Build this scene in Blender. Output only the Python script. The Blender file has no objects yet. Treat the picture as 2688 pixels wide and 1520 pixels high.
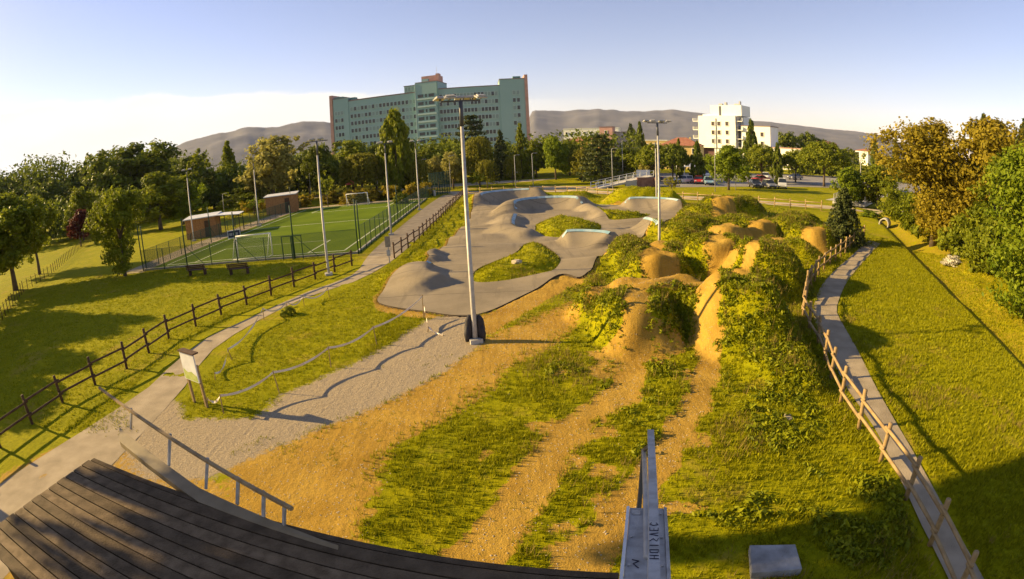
import bpy, bmesh, math, random
import numpy as np
from mathutils import Vector, Matrix
from mathutils.geometry import delaunay_2d_cdt

random.seed(7); RNG = np.random.default_rng(7)
scn = bpy.context.scene
col = scn.collection

# ------------------------------------------------------------------ camera
CAM_Z = 7.5
cam_d = bpy.data.cameras.new('camera')
cam_d.type = 'PANO'
cam_d.panorama_type = 'FISHEYE_EQUISOLID'
cam_d.sensor_width = 36.0
cam_d.sensor_height = 36.0 * 579 / 1024
cam_d.fisheye_lens = 36.0 * 1440 / 2688
cam_d.fisheye_fov = math.radians(175)
cam_d.clip_start = 0.1
cam_d.clip_end = 30000
cam = bpy.data.objects.new('camera', cam_d); col.objects.link(cam)
pitch, roll = math.radians(14.84), math.radians(2.85)
cam.matrix_world = (Matrix.Translation((0, 0, CAM_Z)) @ Matrix.Rotation(math.radians(90) - pitch, 4, 'X')
                    @ Matrix.Rotation(-roll, 4, 'Z'))
scn.camera = cam

# ------------------------------------------------------------------ light
SUN_EL = math.radians(22)
SH_AZ = math.radians(-9)                     # direction the shadows point, from +x
sun_dir = Vector((-math.cos(SH_AZ) * math.cos(SUN_EL), -math.sin(SH_AZ) * math.cos(SUN_EL), math.sin(SUN_EL)))
sun_d = bpy.data.lights.new('sun', 'SUN'); sun_d.energy = 5.0; sun_d.angle = math.radians(0.53)
sun_d.color = (1.0, 0.73, 0.33)
sun = bpy.data.objects.new('sun', sun_d); col.objects.link(sun)
sun.rotation_euler = sun_dir.to_track_quat('Z', 'Y').to_euler()
sun.location = (-60, 20, 60)

world = bpy.data.worlds.new('World'); scn.world = world; world.use_nodes = True
wn = world.node_tree.nodes; wl = world.node_tree.links; wn.clear()
wo = wn.new('ShaderNodeOutputWorld'); bg = wn.new('ShaderNodeBackground'); bg.inputs[1].default_value = 0.074
sky = wn.new('ShaderNodeTexSky'); sky.sky_type = 'NISHITA'; sky.sun_disc = False
sky.sun_elevation = SUN_EL
sky.sun_rotation = math.atan2(sun_dir.x, sun_dir.y)
sky.air_density = 1.0; sky.dust_density = 0.2; sky.ozone_density = 1.3; sky.altitude = 50
# a bank of cloud low over the horizon, in sky coordinates
tc = wn.new('ShaderNodeTexCoord')
sep = wn.new('ShaderNodeSeparateXYZ'); wl.new(tc.outputs['Generated'], sep.inputs[0])
def wmath(op, a, b=None, clamp=False):
    n = wn.new('ShaderNodeMath'); n.operation = op; n.use_clamp = clamp
    for i, v in enumerate((a, b)):
        if v is None: continue
        if isinstance(v, (int, float)): n.inputs[i].default_value = v
        else: wl.new(v, n.inputs[i])
    return n.outputs[0]
def wnoise(scale, detail, zs):
    mp = wn.new('ShaderNodeMapping'); mp.inputs['Scale'].default_value = (1, 1, zs)
    wl.new(tc.outputs['Generated'], mp.inputs[0])
    n = wn.new('ShaderNodeTexNoise'); n.inputs['Scale'].default_value = scale; n.inputs['Detail'].default_value = detail
    wl.new(mp.outputs[0], n.inputs['Vector']); return n.outputs[0]
az = wmath('ARCTAN2', sep.outputs[0], sep.outputs[1])
azn = wmath('MULTIPLY', az, -1.0)
# height of the cloud's upper edge: 0.19 rad at far left, falling to nothing right of the view axis
edge = wmath('ADD', wmath('MULTIPLY', wmath('SUBTRACT', azn, -0.35), 0.095), 0.0665)
edge = wmath('MINIMUM', edge, 0.20)
edge = wmath('ADD', edge, wmath('MULTIPLY', wmath('SUBTRACT', wnoise(7, 6, 2.5), 0.5), 0.05))
fr = wn.new('ShaderNodeMapRange'); fr.interpolation_type = 'SMOOTHSTEP'
fr.inputs[1].default_value = -0.25; fr.inputs[2].default_value = 0.15
wl.new(azn, fr.inputs[0])
dz = wmath('SUBTRACT', edge, sep.outputs[2])
mr = wn.new('ShaderNodeMapRange'); mr.interpolation_type = 'SMOOTHSTEP'
mr.inputs[1].default_value = -0.002; mr.inputs[2].default_value = 0.010
wl.new(dz, mr.inputs[0])
mask = wmath('MULTIPLY', mr.outputs[0], fr.outputs[0])
dens = wn.new('ShaderNodeMapRange'); dens.inputs[1].default_value = 0.25; dens.inputs[2].default_value = 0.6
dens.inputs[3].default_value = 0.75; dens.inputs[4].default_value = 1.0
wl.new(wnoise(4, 4, 3), dens.inputs[0])
mask = wmath('MULTIPLY', mask, dens.outputs[0])
mix = wn.new('ShaderNodeMix'); mix.data_type = 'RGBA'
tn = wn.new('ShaderNodeMix'); tn.data_type = 'RGBA'; tn.blend_type = 'MULTIPLY'; tn.inputs['Factor'].default_value = 1.0
wl.new(sky.outputs[0], tn.inputs['A']); tn.inputs['B'].default_value = (1.20, 0.95, 1.0, 1)
wl.new(mask, mix.inputs['Factor']); wl.new(tn.outputs['Result'], mix.inputs['A'])
mix.inputs['B'].default_value = (6.4, 6.1, 5.6, 1)
wl.new(mix.outputs['Result'], bg.inputs[0]); wl.new(bg.outputs[0], wo.inputs[0])

scn.view_settings.view_transform = 'Standard'; scn.view_settings.look = 'None'
scn.view_settings.exposure = 1.27; scn.view_settings.gamma = 1.0
scn.view_settings.use_curve_mapping = False
scn.cycles.max_bounces = 6; scn.cycles.transparent_max_bounces = 12
scn.cycles.diffuse_bounces = 3; scn.cycles.glossy_bounces = 2; scn.cycles.transmission_bounces = 3; scn.cycles.volume_bounces = 0
scn.cycles.use_denoising = True
scn.cycles.caustics_reflective = False; scn.cycles.caustics_refractive = False

# ------------------------------------------------------------------ materials
def mat(name, c, c2=None, scale=6.0, rough=0.8, bump=0.0, bscale=None, metal=0.0, spec=0.3, detail=4, coord='Object', contrast=(0.35, 0.65)):
    m = bpy.data.materials.new(name); m.use_nodes = True
    nt = m.node_tree; b = nt.nodes['Principled BSDF']
    b.inputs['Roughness'].default_value = rough; b.inputs['Metallic'].default_value = metal
    b.inputs['Specular IOR Level'].default_value = spec
    if c2 is None:
        b.inputs['Base Color'].default_value = (*c, 1)
    if c2 is not None or bump:
        t = nt.nodes.new('ShaderNodeTexCoord')
    if c2 is not None:
        n = nt.nodes.new('ShaderNodeTexNoise'); n.inputs['Scale'].default_value = scale; n.inputs['Detail'].default_value = detail
        nt.links.new(t.outputs[coord], n.inputs['Vector'])
        r = nt.nodes.new('ShaderNodeMapRange'); r.inputs[1].default_value = contrast[0]; r.inputs[2].default_value = contrast[1]
        nt.links.new(n.outputs[0], r.inputs[0])
        x = nt.nodes.new('ShaderNodeMix'); x.data_type = 'RGBA'
        x.inputs['A'].default_value = (*c, 1); x.inputs['B'].default_value = (*c2, 1)
        nt.links.new(r.outputs[0], x.inputs['Factor']); nt.links.new(x.outputs['Result'], b.inputs['Base Color'])
    if bump:
        n2 = nt.nodes.new('ShaderNodeTexNoise'); n2.inputs['Scale'].default_value = bscale or scale * 4; n2.inputs['Detail'].default_value = 5
        nt.links.new(t.outputs[coord], n2.inputs['Vector'])
        bp = nt.nodes.new('ShaderNodeBump'); bp.inputs['Strength'].default_value = bump; bp.inputs['Distance'].default_value = 0.05
        nt.links.new(n2.outputs[0], bp.inputs['Height']); nt.links.new(bp.outputs[0], b.inputs['Normal'])
    return m

def leafmat(name, c1, c2, trans=0.45, rough=0.55):
    m = bpy.data.materials.new(name); m.use_nodes = True
    nt = m.node_tree; nt.nodes.clear()
    o = nt.nodes.new('ShaderNodeOutputMaterial')
    a = nt.nodes.new('ShaderNodeAttribute'); a.attribute_name = 'tint'
    x = nt.nodes.new('ShaderNodeMix'); x.data_type = 'RGBA'
    x.inputs['A'].default_value = (*c1, 1); x.inputs['B'].default_value = (*c2, 1)
    nt.links.new(a.outputs['Fac'], x.inputs['Factor'])
    b = nt.nodes.new('ShaderNodeBsdfPrincipled'); b.inputs['Roughness'].default_value = rough
    b.inputs['Specular IOR Level'].default_value = 0.12
    t = nt.nodes.new('ShaderNodeBsdfTranslucent')
    nt.links.new(x.outputs['Result'], b.inputs['Base Color']); nt.links.new(x.outputs['Result'], t.inputs['Color'])
    s = nt.nodes.new('ShaderNodeMixShader'); s.inputs[0].default_value = trans
    nt.links.new(b.outputs[0], s.inputs[1]); nt.links.new(t.outputs[0], s.inputs[2])
    nt.links.new(s.outputs[0], o.inputs[0])
    return m

MT = {}
def asphalt_material():
    m = bpy.data.materials.new('asphalt'); m.use_nodes = True; nt = m.node_tree; N = nt.nodes; K = nt.links; b = N['Principled BSDF']
    b.inputs['Roughness'].default_value = 0.9; b.inputs['Specular IOR Level'].default_value = 0.08
    t = N.new('ShaderNodeTexCoord')
    def noi(sc, det, vec=None):
        n = N.new('ShaderNodeTexNoise'); n.inputs['Scale'].default_value = sc; n.inputs['Detail'].default_value = det; n.inputs['Roughness'].default_value = 0.65
        K.new(vec or t.outputs['Object'], n.inputs['Vector']); return n.outputs[0]
    def rg(v, a, b_, c, d):
        n = N.new('ShaderNodeMapRange'); n.inputs[1].default_value = a; n.inputs[2].default_value = b_; n.inputs[3].default_value = c; n.inputs[4].default_value = d; K.new(v, n.inputs[0]); return n.outputs[0]
    def mx(f, A, B):
        n = N.new('ShaderNodeMix'); n.data_type = 'RGBA'
        for s_, v in (('Factor', f), ('A', A), ('B', B)):
            if isinstance(v, tuple): n.inputs[s_].default_value = (*v, 1)
            else: K.new(v, n.inputs[s_])
        return n.outputs['Result']
    mp = N.new('ShaderNodeMapping'); mp.inputs['Scale'].default_value = (1.5, 0.12, 1.0); mp.inputs['Rotation'].default_value = (0, 0, 0.12); K.new(t.outputs['Object'], mp.inputs[0])
    c = mx(rg(noi(0.3, 5), 0.35, 0.65, 0, 1), (0.205, 0.168, 0.112), (0.29, 0.238, 0.16))
    c = mx(rg(noi(1.0, 3, mp.outputs[0]), 0.55, 0.68, 0, 0.45), c, (0.13, 0.108, 0.078))
    c = mx(rg(noi(45, 2), 0.5, 0.75, 0, 0.5), c, (0.36, 0.30, 0.21))
    c = mx(rg(noi(1.1, 6), 0.6, 0.75, 0, 0.6), c, (0.36, 0.27, 0.15))
    w = N.new('ShaderNodeTexWave'); w.wave_type = 'BANDS'; w.bands_direction = 'Y'; w.inputs['Scale'].default_value = 0.085; w.inputs['Distortion'].default_value = 0.25; w.inputs['Detail'].default_value = 1; K.new(t.outputs['Object'], w.inputs['Vector'])
    c = mx(rg(w.outputs['Fac'], 0.9985, 0.9996, 0, 0.6), c, (0.09, 0.075, 0.055))
    K.new(c, b.inputs['Base Color'])
    bp = N.new('ShaderNodeBump'); bp.inputs['Strength'].default_value = 0.3; bp.inputs['Distance'].default_value = 0.02; K.new(noi(50, 3), bp.inputs['Height']); K.new(bp.outputs[0], b.inputs['Normal'])
    return m
MT['asphalt'] = asphalt_material()
MT['asphalt_edge_shade'] = mat('asphalt_edge_shade', (0.07, 0.055, 0.038), (0.11, 0.085, 0.06), 2, 0.95, spec=0.05)  # darker than the asphalt: shade on the track's edge is painted in
MT['path'] = mat('path_gravel', (0.29, 0.235, 0.155), (0.40, 0.325, 0.22), 1.2, 0.9, 0.4, 30, spec=0.1)
MT['concrete'] = mat('concrete', (0.36, 0.34, 0.31), (0.46, 0.44, 0.40), 1.5, 0.85, 0.2, 25)
MT['farpath'] = mat('far_path', (0.38, 0.31, 0.21), (0.48, 0.39, 0.27), 0.3, 0.9, spec=0.1)
MT['turf'] = mat('turf', (0.088, 0.135, 0.004), (0.115, 0.165, 0.006), 0.25, 0.95, 0.2, 40, spec=0.05)
MT['white'] = mat('white_paint', (0.75, 0.75, 0.72), (0.62, 0.62, 0.6), 3, 0.6)
MT['bluepaint'] = mat('pale_blue_paint', (0.20, 0.34, 0.39), (0.42, 0.50, 0.52), 1.2, 0.7)
MT['wood_dark'] = mat('wood_dark', (0.060, 0.030, 0.014), (0.10, 0.055, 0.028), 8, 0.8)
MT['wood_pale'] = mat('wood_pale', (0.30, 0.20, 0.08), (0.42, 0.30, 0.14), 8, 0.75)
MT['wood_far'] = mat('wood_far', (0.25, 0.165, 0.07), (0.36, 0.25, 0.115), 6, 0.75)
MT['plank'] = mat('deck_plank', (0.070, 0.048, 0.026), (0.115, 0.080, 0.045), 5, 0.8, 0.3, 30, spec=0.1)
for i_, k_ in enumerate((1.0, 1.25, 1.6)): MT['plank%d' % i_] = mat('deck_plank', (0.070*k_, 0.048*k_, 0.026*k_), (0.125*k_, 0.088*k_, 0.05*k_), 3+i_, 0.8, 0.4, 22+5*i_, spec=0.1)
MT['cream'] = mat('cream_board_shade', (0.17, 0.13, 0.07), (0.22, 0.17, 0.095), 3, 0.6)  # cream taken down to brown, so shade on the parapet sits in the colour
MT['steel'] = mat('galvanised_steel', (0.36, 0.34, 0.31), (0.46, 0.44, 0.40), 6, 0.55, metal=0.2)
MT['steel_dark'] = mat('dark_steel', (0.07, 0.075, 0.085), rough=0.5)
MT['greysteel'] = mat('grey_painted_steel', (0.30, 0.29, 0.27), (0.42, 0.41, 0.39), 7, 0.6, 0.1, 60, detail=8, contrast=(0.38, 0.6))
MT['greenpost'] = mat('green_post', (0.012, 0.05, 0.026), (0.02, 0.065, 0.035), 4, 0.5)
MT['black'] = mat('black_rubber', (0.025, 0.022, 0.026), (0.04, 0.036, 0.04), 5, 0.7)
MT['bark'] = mat('bark', (0.085, 0.062, 0.042), (0.14, 0.105, 0.07), 7, 0.9)
MT['pale_bark'] = mat('pale_bark', (0.20, 0.17, 0.13), (0.28, 0.24, 0.18), 7, 0.9)
MT['rubble'] = mat('pale_stone', (0.36, 0.29, 0.19), (0.47, 0.40, 0.28), 6, 0.9, 0.3)

L = {}
L['mid'] = leafmat('leaf_mid', (0.095, 0.130, 0.008), (0.30, 0.315, 0.018))
L['dark'] = leafmat('leaf_dark', (0.068, 0.095, 0.010), (0.21, 0.24, 0.020), 0.38)
L['yellow'] = leafmat('leaf_yellowgreen', (0.14, 0.15, 0.012), (0.30, 0.27, 0.03))
L['bronze'] = leafmat('leaf_bronze', (0.19, 0.160, 0.012), (0.42, 0.32, 0.028))
L['olive'] = leafmat('leaf_olive', (0.22, 0.205, 0.045), (0.46, 0.42, 0.10))
L['red'] = leafmat('leaf_red', (0.055, 0.016, 0.014), (0.13, 0.035, 0.022))
L['bright'] = leafmat('leaf_bright', (0.10, 0.155, 0.008), (0.28, 0.33, 0.018))
L['cedar'] = leafmat('leaf_cedar', (0.045, 0.062, 0.018), (0.12, 0.135, 0.030), 0.2)
L['weed'] = leafmat('leaf_weed', (0.095, 0.125, 0.004), (0.32, 0.325, 0.008), 0.3)
L['grass'] = leafmat('grass_blade', (0.165, 0.172, 0.003), (0.38, 0.36, 0.006), 0.3)
L['straw'] = leafmat('straw_blade', (0.22, 0.16, 0.035), (0.34, 0.25, 0.07), 0.3)
L['blossom'] = leafmat('white_blossom', (0.55, 0.50, 0.38), (0.72, 0.68, 0.55), 0.2)

# ------------------------------------------------------------------ mesh helpers
class MB:
    def __init__(s): s.v = []; s.f = []; s.m = []
    def add(s, vs, fs, mi=0):
        o = len(s.v); s.v += [tuple(v) for v in vs]; s.f += [tuple(i + o for i in f) for f in fs]; s.m += [mi] * len(fs); return s
    def boxm(s, M, size, mi=0):
        x, y, z = (k / 2 for k in size)
        c = [M @ Vector(p) for p in ((-x,-y,-z),(x,-y,-z),(x,y,-z),(-x,y,-z),(-x,-y,z),(x,-y,z),(x,y,z),(-x,y,z))]
        return s.add(c, [(3,2,1,0),(4,5,6,7),(0,1,5,4),(1,2,6,5),(2,3,7,6),(3,0,4,7)], mi)
    def box(s, c, size, rz=0.0, mi=0):
        return s.boxm(Matrix.Translation(c) @ Matrix.Rotation(rz, 4, 'Z'), size, mi)
    def beam(s, p0, p1, w, h, mi=0):
        p0, p1 = Vector(p0), Vector(p1); d = p1 - p0
        M = Matrix.Translation((p0 + p1) / 2) @ d.to_track_quat('X', 'Z').to_matrix().to_4x4()
        return s.boxm(M, (d.length, w, h), mi)
    def tube(s, pts, rs, n=8, mi=0, cap=True):
        pts = [Vector(p) for p in pts]
        if isinstance(rs, (int, float)): rs = [rs] * len(pts)
        vs, fs = [], []
        for i, p in enumerate(pts):
            d = (pts[min(i+1, len(pts)-1)] - pts[max(i-1, 0)])
            d = d.normalized() if d.length > 1e-9 else Vector((0, 0, 1))
            a = d.orthogonal().normalized() if i == 0 else (a - d * a.dot(d)).normalized()
            b = d.cross(a)
            for k in range(n):
                t = 2 * math.pi * k / n
                vs.append(p + (a * math.cos(t) + b * math.sin(t)) * rs[i])
        for i in range(len(pts) - 1):
            for k in range(n):
                k2 = (k + 1) % n
                fs.append((i*n+k, i*n+k2, (i+1)*n+k2, (i+1)*n+k))
        if cap:
            fs.append(tuple(range(n))[::-1]); fs.append(tuple((len(pts)-1)*n + k for k in range(n)))
        return s.add(vs, fs, mi)
    def prism(s, poly, z0, z1, mi=0):
        n = len(poly); vs = [(x, y, z0) for x, y in poly] + [(x, y, z1) for x, y in poly]
        fs = [tuple(range(n))[::-1], tuple(range(n, 2*n))] + [(i, (i+1) % n, n+(i+1) % n, n+i) for i in range(n)]
        return s.add(vs, fs, mi)
    def mesh(s, name, mats, smooth=False):
        me = bpy.data.meshes.new(name); me.from_pydata(s.v, [], s.f)
        for m in (mats if isinstance(mats, (list, tuple)) else [mats]): me.materials.append(m)
        me.polygons.foreach_set('material_index', s.m)
        if smooth: me.polygons.foreach_set('use_smooth', [True] * len(me.polygons))
        me.update(); return me
    def build(s, name, mats, parent=None, smooth=False, loc=None):
        return link(name, s.mesh(name, mats, smooth), parent, loc)

def link(name, me, parent=None, loc=None, rot=None, scale=None):
    o = bpy.data.objects.new(name, me); col.objects.link(o); o.parent = parent
    if loc is not None: o.location = loc
    if rot is not None: o.rotation_euler = rot
    if scale is not None: o.scale = scale
    return o
def tag(o, label, cat, group=None):
    o['label'] = label; o['category'] = cat
    if group: o['group'] = group
    return o
def thing(name, label, cat, loc=(0, 0, 0), rz=0.0, group=None):
    o = bpy.data.objects.new(name, None); col.objects.link(o); o.location = loc; o.rotation_euler = (0, 0, rz)
    o.empty_display_size = 0.2
    return tag(o, label, cat, group)
def struct(o): o['kind'] = 'structure'; return o
def stuff(o, label=None, cat=None):
    o['kind'] = 'stuff'
    if label: o['label'] = label; o['category'] = cat
    return o
def np_mesh(name, verts, faces, k, mats, attrs=None, smooth=False):
    """faces: (n,k) int array"""
    me = bpy.data.meshes.new(name); n = len(faces)
    me.vertices.add(len(verts)); me.vertices.foreach_set('co', np.asarray(verts, np.float32).ravel())
    me.loops.add(n * k); me.loops.foreach_set('vertex_index', np.asarray(faces, np.int32).ravel())
    me.polygons.add(n); me.polygons.foreach_set('loop_start', np.arange(0, n * k, k, dtype=np.int32))
    if smooth: me.polygons.foreach_set('use_smooth', np.ones(n, bool))
    for m in (mats if isinstance(mats, (list, tuple)) else [mats]): me.materials.append(m)
    for nm, (dom, arr) in (attrs or {}).items():
        a = me.attributes.new(nm, 'FLOAT', dom); a.data.foreach_set('value', np.asarray(arr, np.float32))
    me.update(calc_edges=True); me.validate(); return me

# ------------------------------------------------------------------ plan geometry helpers
def sstep(a, b, x):
    t = np.clip((x - a) / (b - a), 0, 1); return t * t * (3 - 2 * t)
def pip(x, y, poly):
    poly = np.asarray(poly, float); inside = np.zeros(np.shape(x), bool)
    x0, y0 = poly[-1]
    for x1, y1 in poly:
        c = ((y1 > y) != (y0 > y))
        with np.errstate(divide='ignore', invalid='ignore'):
            xi = (x0 - x1) * (y - y1) / (y0 - y1) + x1
        inside ^= c & (x < xi)
        x0, y0 = x1, y1
    return inside
def segdist(x, y, pts, closed=False):
    """distance to a polyline and the signed side (positive = right of travel)"""
    d = np.full(np.shape(x), 1e9); side = np.zeros(np.shape(x))
    pts = list(pts) + ([pts[0]] if closed else [])
    for (ax, ay), (bx, by) in zip(pts[:-1], pts[1:]):
        vx, vy = bx - ax, by - ay; L2 = vx * vx + vy * vy + 1e-12
        t = np.clip(((x - ax) * vx + (y - ay) * vy) / L2, 0, 1)
        dx, dy = x - ax - t * vx, y - ay - t * vy
        q = np.hypot(dx, dy); m = q < d
        d = np.where(m, q, d); side = np.where(m, dx * vy - dy * vx, side)
    return d, side
def smooth_poly(pts, closed=True, n=6):
    out = []; N = len(pts); P = [np.array(p, float) for p in pts]
    rng = range(N if closed else N - 1)
    for i in rng:
        if closed: p0, p1, p2, p3 = P[i-1], P[i], P[(i+1) % N], P[(i+2) % N]
        else: p0, p1, p2, p3 = P[max(i-1, 0)], P[i], P[i+1], P[min(i+2, N-1)]
        for k in range(n):
            t = k / n
            out.append(tuple(0.5 * (2*p1 + (p2-p0)*t + (2*p0-5*p1+4*p2-p3)*t*t + (3*p1-p0-3*p2+p3)*t**3)))
    if not closed: out.append(tuple(P[-1]))
    return out
_T = RNG.random((256, 256))
def vnoise(x, y, s):
    x, y = np.asarray(x) / s, np.asarray(y) / s
    xi, yi = np.floor(x).astype(int), np.floor(y).astype(int); fx, fy = x - xi, y - yi
    fx = fx * fx * (3 - 2 * fx); fy = fy * fy * (3 - 2 * fy)
    a, b = _T[xi % 256, yi % 256], _T[(xi+1) % 256, yi % 256]; c, d = _T[xi % 256, (yi+1) % 256], _T[(xi+1) % 256, (yi+1) % 256]
    return (a*(1-fx)+b*fx)*(1-fy) + (c*(1-fx)+d*fx)*fy
def fbm(x, y, s, o=4):
    t = 0; a = 0.5
    for k in range(o): t = t + a * vnoise(x + 17.3*k, y - 9.1*k, s); s /= 2.1; a /= 2
    return t / (1 - 0.5**o)

# ------------------------------------------------------------------ terrain
TRACK = smooth_poly([(-7.2,29.5),(-6.9,26.8),(-4.2,24.9),(-1.7,24.0),(0.6,27.0),(2.7,30.2),(3.8,29.5),(4.7,31.4),(6.4,36.4),(8.4,40.2),(10.3,42),(12.6,46.5),
    (16.3,52.5),(19.4,58.5),(19.2,62.3),(17,64.4),(13.6,65.3),(9.6,67.6),(7.0,74.5),(4.0,79),(0,80.2),(-3.4,78),(-4.4,72),(-4.3,64),(-4.1,56),(-4.9,46.5),(-5.1,41.0),(-5.9,38.4),(-5.6,36.2),(-7.0,33)])
ISL = [smooth_poly(p) for p in (
    [(-2.0,30.2),(-2.2,33.2),(-1.0,35.8),(0.2,37.9),(1.5,42.0),(2.4,41.4),(3.3,36.0),(2.7,32.4),(0.6,30.6)],
    [(2.6,45.2),(2.8,52.5),(5.6,56.0),(8.4,51),(7.6,46),(5.3,43.6)],
    [(10.0,61.6),(9.9,53),(13.0,53.6),(15.0,56.5),(12.6,57.6),(11.2,60.5)])]
def arc(c, R, a0, a1, n=14): return [(c[0]+R*math.cos(math.radians(a0+(a1-a0)*i/n)), c[1]+R*math.sin(math.radians(a0+(a1-a0)*i/n))) for i in range(n+1)]
# raised lips of the banked turns: line, height, width of the steep inner wall, width of the outer slope, inner side (+1 right of travel), wall curve
LIPS = [(arc((-1.4,33.2),3.9,158,240), 0.62, 1.2, 3.6, -1, 1.2), (arc((-2.6,38.4),2.9,150,225), 0.45, 0.8, 1.8, -1, 1.2),
        (arc((1.6,73.2),5.2,35,212), 1.5, 2.0, 3.2, -1, 1.3), (arc((5.0,61.4),4.3,15,205), 1.4, 1.9, 3.4, -1, 1.3),
        ([(0.8,59.5),(0.6,56),(0.35,52),(0.3,49),(0.7,47),(1.7,45.6),(3.0,44.9)], 0.62, 0.8, 3.2, -1, 1.2),
        (arc((4.3,37.6),3.7,20,100), 1.0, 2.6, 1.6, -1, 1.6), (arc((7.4,45.2),5.2,-30,34), 0.95, 2.0, 1.3, -1, 1.6),
        (arc((14.6,58.4),4.9,0,108), 1.2, 2.6, 1.6, -1, 1.6), ([(9.3,64.5),(9.6,60),(9.9,56),(10.2,53)], 0.7, 0.9, 2.2, -1, 1.2)]
def lipdist(x, y, pts):
    d = np.full(np.shape(x), 1e9); side = np.zeros(np.shape(x)); t_ = np.zeros(np.shape(x)); n = len(pts) - 1
    for i, ((ax, ay), (bx, by)) in enumerate(zip(pts[:-1], pts[1:])):
        vx, vy = bx - ax, by - ay; t = np.clip(((x-ax)*vx + (y-ay)*vy) / (vx*vx+vy*vy), 0, 1)
        dx, dy = x-ax-t*vx, y-ay-t*vy; q = np.hypot(dx, dy); m = q < d
        d = np.where(m, q, d); side = np.where(m, dx*vy - dy*vx, side); t_ = np.where(m, (i+t)/n, t_)
    return d, side, t_
ROLL = [((-2.6,45.0),3.2,1.5,0.4),((-2.2,50.5),3.2,1.5,0.42),((-2.2,56.0),3.2,1.5,0.4),((-1.5,62.5),3.6,1.6,0.42),((-2.8,40.8),3.0,1.3,0.35),((6.0,33.6),2.6,1.5,0.42),((3.4,30.2),2.0,1.5,0.22),((8.2,57.5),2.6,1.6,0.35),((0.7,66.0),3.6,1.4,0.4),((12.8,51.0),2.6,1.5,0.35)]
# dirt mounds: cx, cy, rx, ry, rotation deg, height, steepness
MND = [(4.9,20.6,1.5,2.1,6,1.55,2.4),(6.5,22.6,2.8,1.6,-4,1.55,2.6),(8.9,19.2,1.75,2.8,14,2.35,1.25),(3.9,23.0,1.1,1.4,0,1.2,1.4),(7.75,20.2,0.75,2.2,8,1.35,2.0),
       (9.2,15.6,1.3,2.2,10,0.75,1.2),
       (8.2,29.3,1.9,1.7,8,1.45,2.0),(12.0,29.8,1.8,1.9,15,2.1,2.0),(13.7,26.4,1.9,2.6,28,2.35,1.25),(14.9,31.4,1.2,1.3,20,1.35,2.0),(12.2,24.9,1.4,1.9,20,1.2,1.2),
       (7.9,35.0,1.3,3.6,-14,1.15,1.4),(10.2,34.5,1.6,2.2,-10,1.0,1.3),
       (16.2,37.6,2.0,1.6,25,1.6,2.0),(19.6,39.2,1.9,1.7,25,1.75,2.0),(22.8,36.2,1.7,1.9,30,1.7,2.0),(18.6,33.0,2.0,2.6,35,1.25,1.4),
       (13.8,41.8,1.6,2.6,-20,1.1,1.4),(16.2,45.6,2.0,2.4,-10,1.2,1.4),(20.5,46.0,2.4,2.2,10,1.1,1.5),(25.5,44.0,2.4,2.0,20,1.2,1.5),
       (22.6,54.2,3.0,2.2,20,2.0,1.8),(25.6,55.6,2.2,2.6,0,1.9,1.4),(16.4,67.4,3.8,2.4,-20,2.1,1.6),(19.6,66.0,2.0,2.6,0,1.7,1.4),(9.6,77.5,2.6,1.6,0,0.9,1.4),
       (19.5,52.2,1.8,3.0,20,1.3,1.3),(29.0,48.5,2.6,2.0,30,1.0,1.3)]
DITCH = [(49,62),(42.36,50.72),(31.67,32.88),(25.59,22.26),(20.60,12.51),(17.5,6.0),(15,1)]
PATHR = [(28.7,35.9),(19.4,27.1),(15.5,22.4),(14.2,20.4),(12.8,17),(11.2,13.2),(10.2,10.2),(9.2,7.2),(8.4,4.5)]
PATHL = [(-13.5,15.5),(-14.1,19),(-14.0,22.4),(-12.8,27),(-10.6,33),(-9.6,40),(-9.7,55),(-9.6,90)]
def berm_h(x, y):
    h = np.zeros(np.shape(x))
    for pts, hh, wi, wo, sg_, pw in LIPS:
        d, side, t = lipdist(x, y, pts); inner = side * sg_ > 0
        tp = 0.1 + 0.9 * sstep(0, 0.16, t) * sstep(1, 0.84, t)
        f = np.where(inner, np.clip(1 - d / wi, 0, 1) ** pw, 1 - sstep(0.2, 1.0, d / wo) )
        h = np.maximum(h, hh * tp * f)
    for (cx, cy), rx, ry, hh in ROLL:
        q = np.sqrt(((x - cx) / rx) ** 2 * 0.6 + ((y - cy) / ry) ** 2)
        h = np.maximum(h, hh * (1 - sstep(0, 1.6, q)))
    return h
def mound_h(x, y):
    h = np.zeros(np.shape(x))
    for cx, cy, rx, ry, rot, hh, p in MND:
        e0_, e1_ = (0.6, 1.36) if p >= 1.9 else (0.42, 1.55)
        c, s = math.cos(math.radians(rot)), math.sin(math.radians(rot))
        u = (x - cx) * c + (y - cy) * s; v = -(x - cx) * s + (y - cy) * c
        q = (np.abs(u / rx) ** (1.4 * p) + np.abs(v / ry) ** (1.4 * p)) ** (1 / (1.4 * p))
        h = np.maximum(h, hh * (1 - sstep(e0_, e1_, q)))
    return h
def in_track(x, y):
    m = pip(x, y, TRACK)
    for p in ISL: m &= ~pip(x, y, p)
    return m
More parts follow.
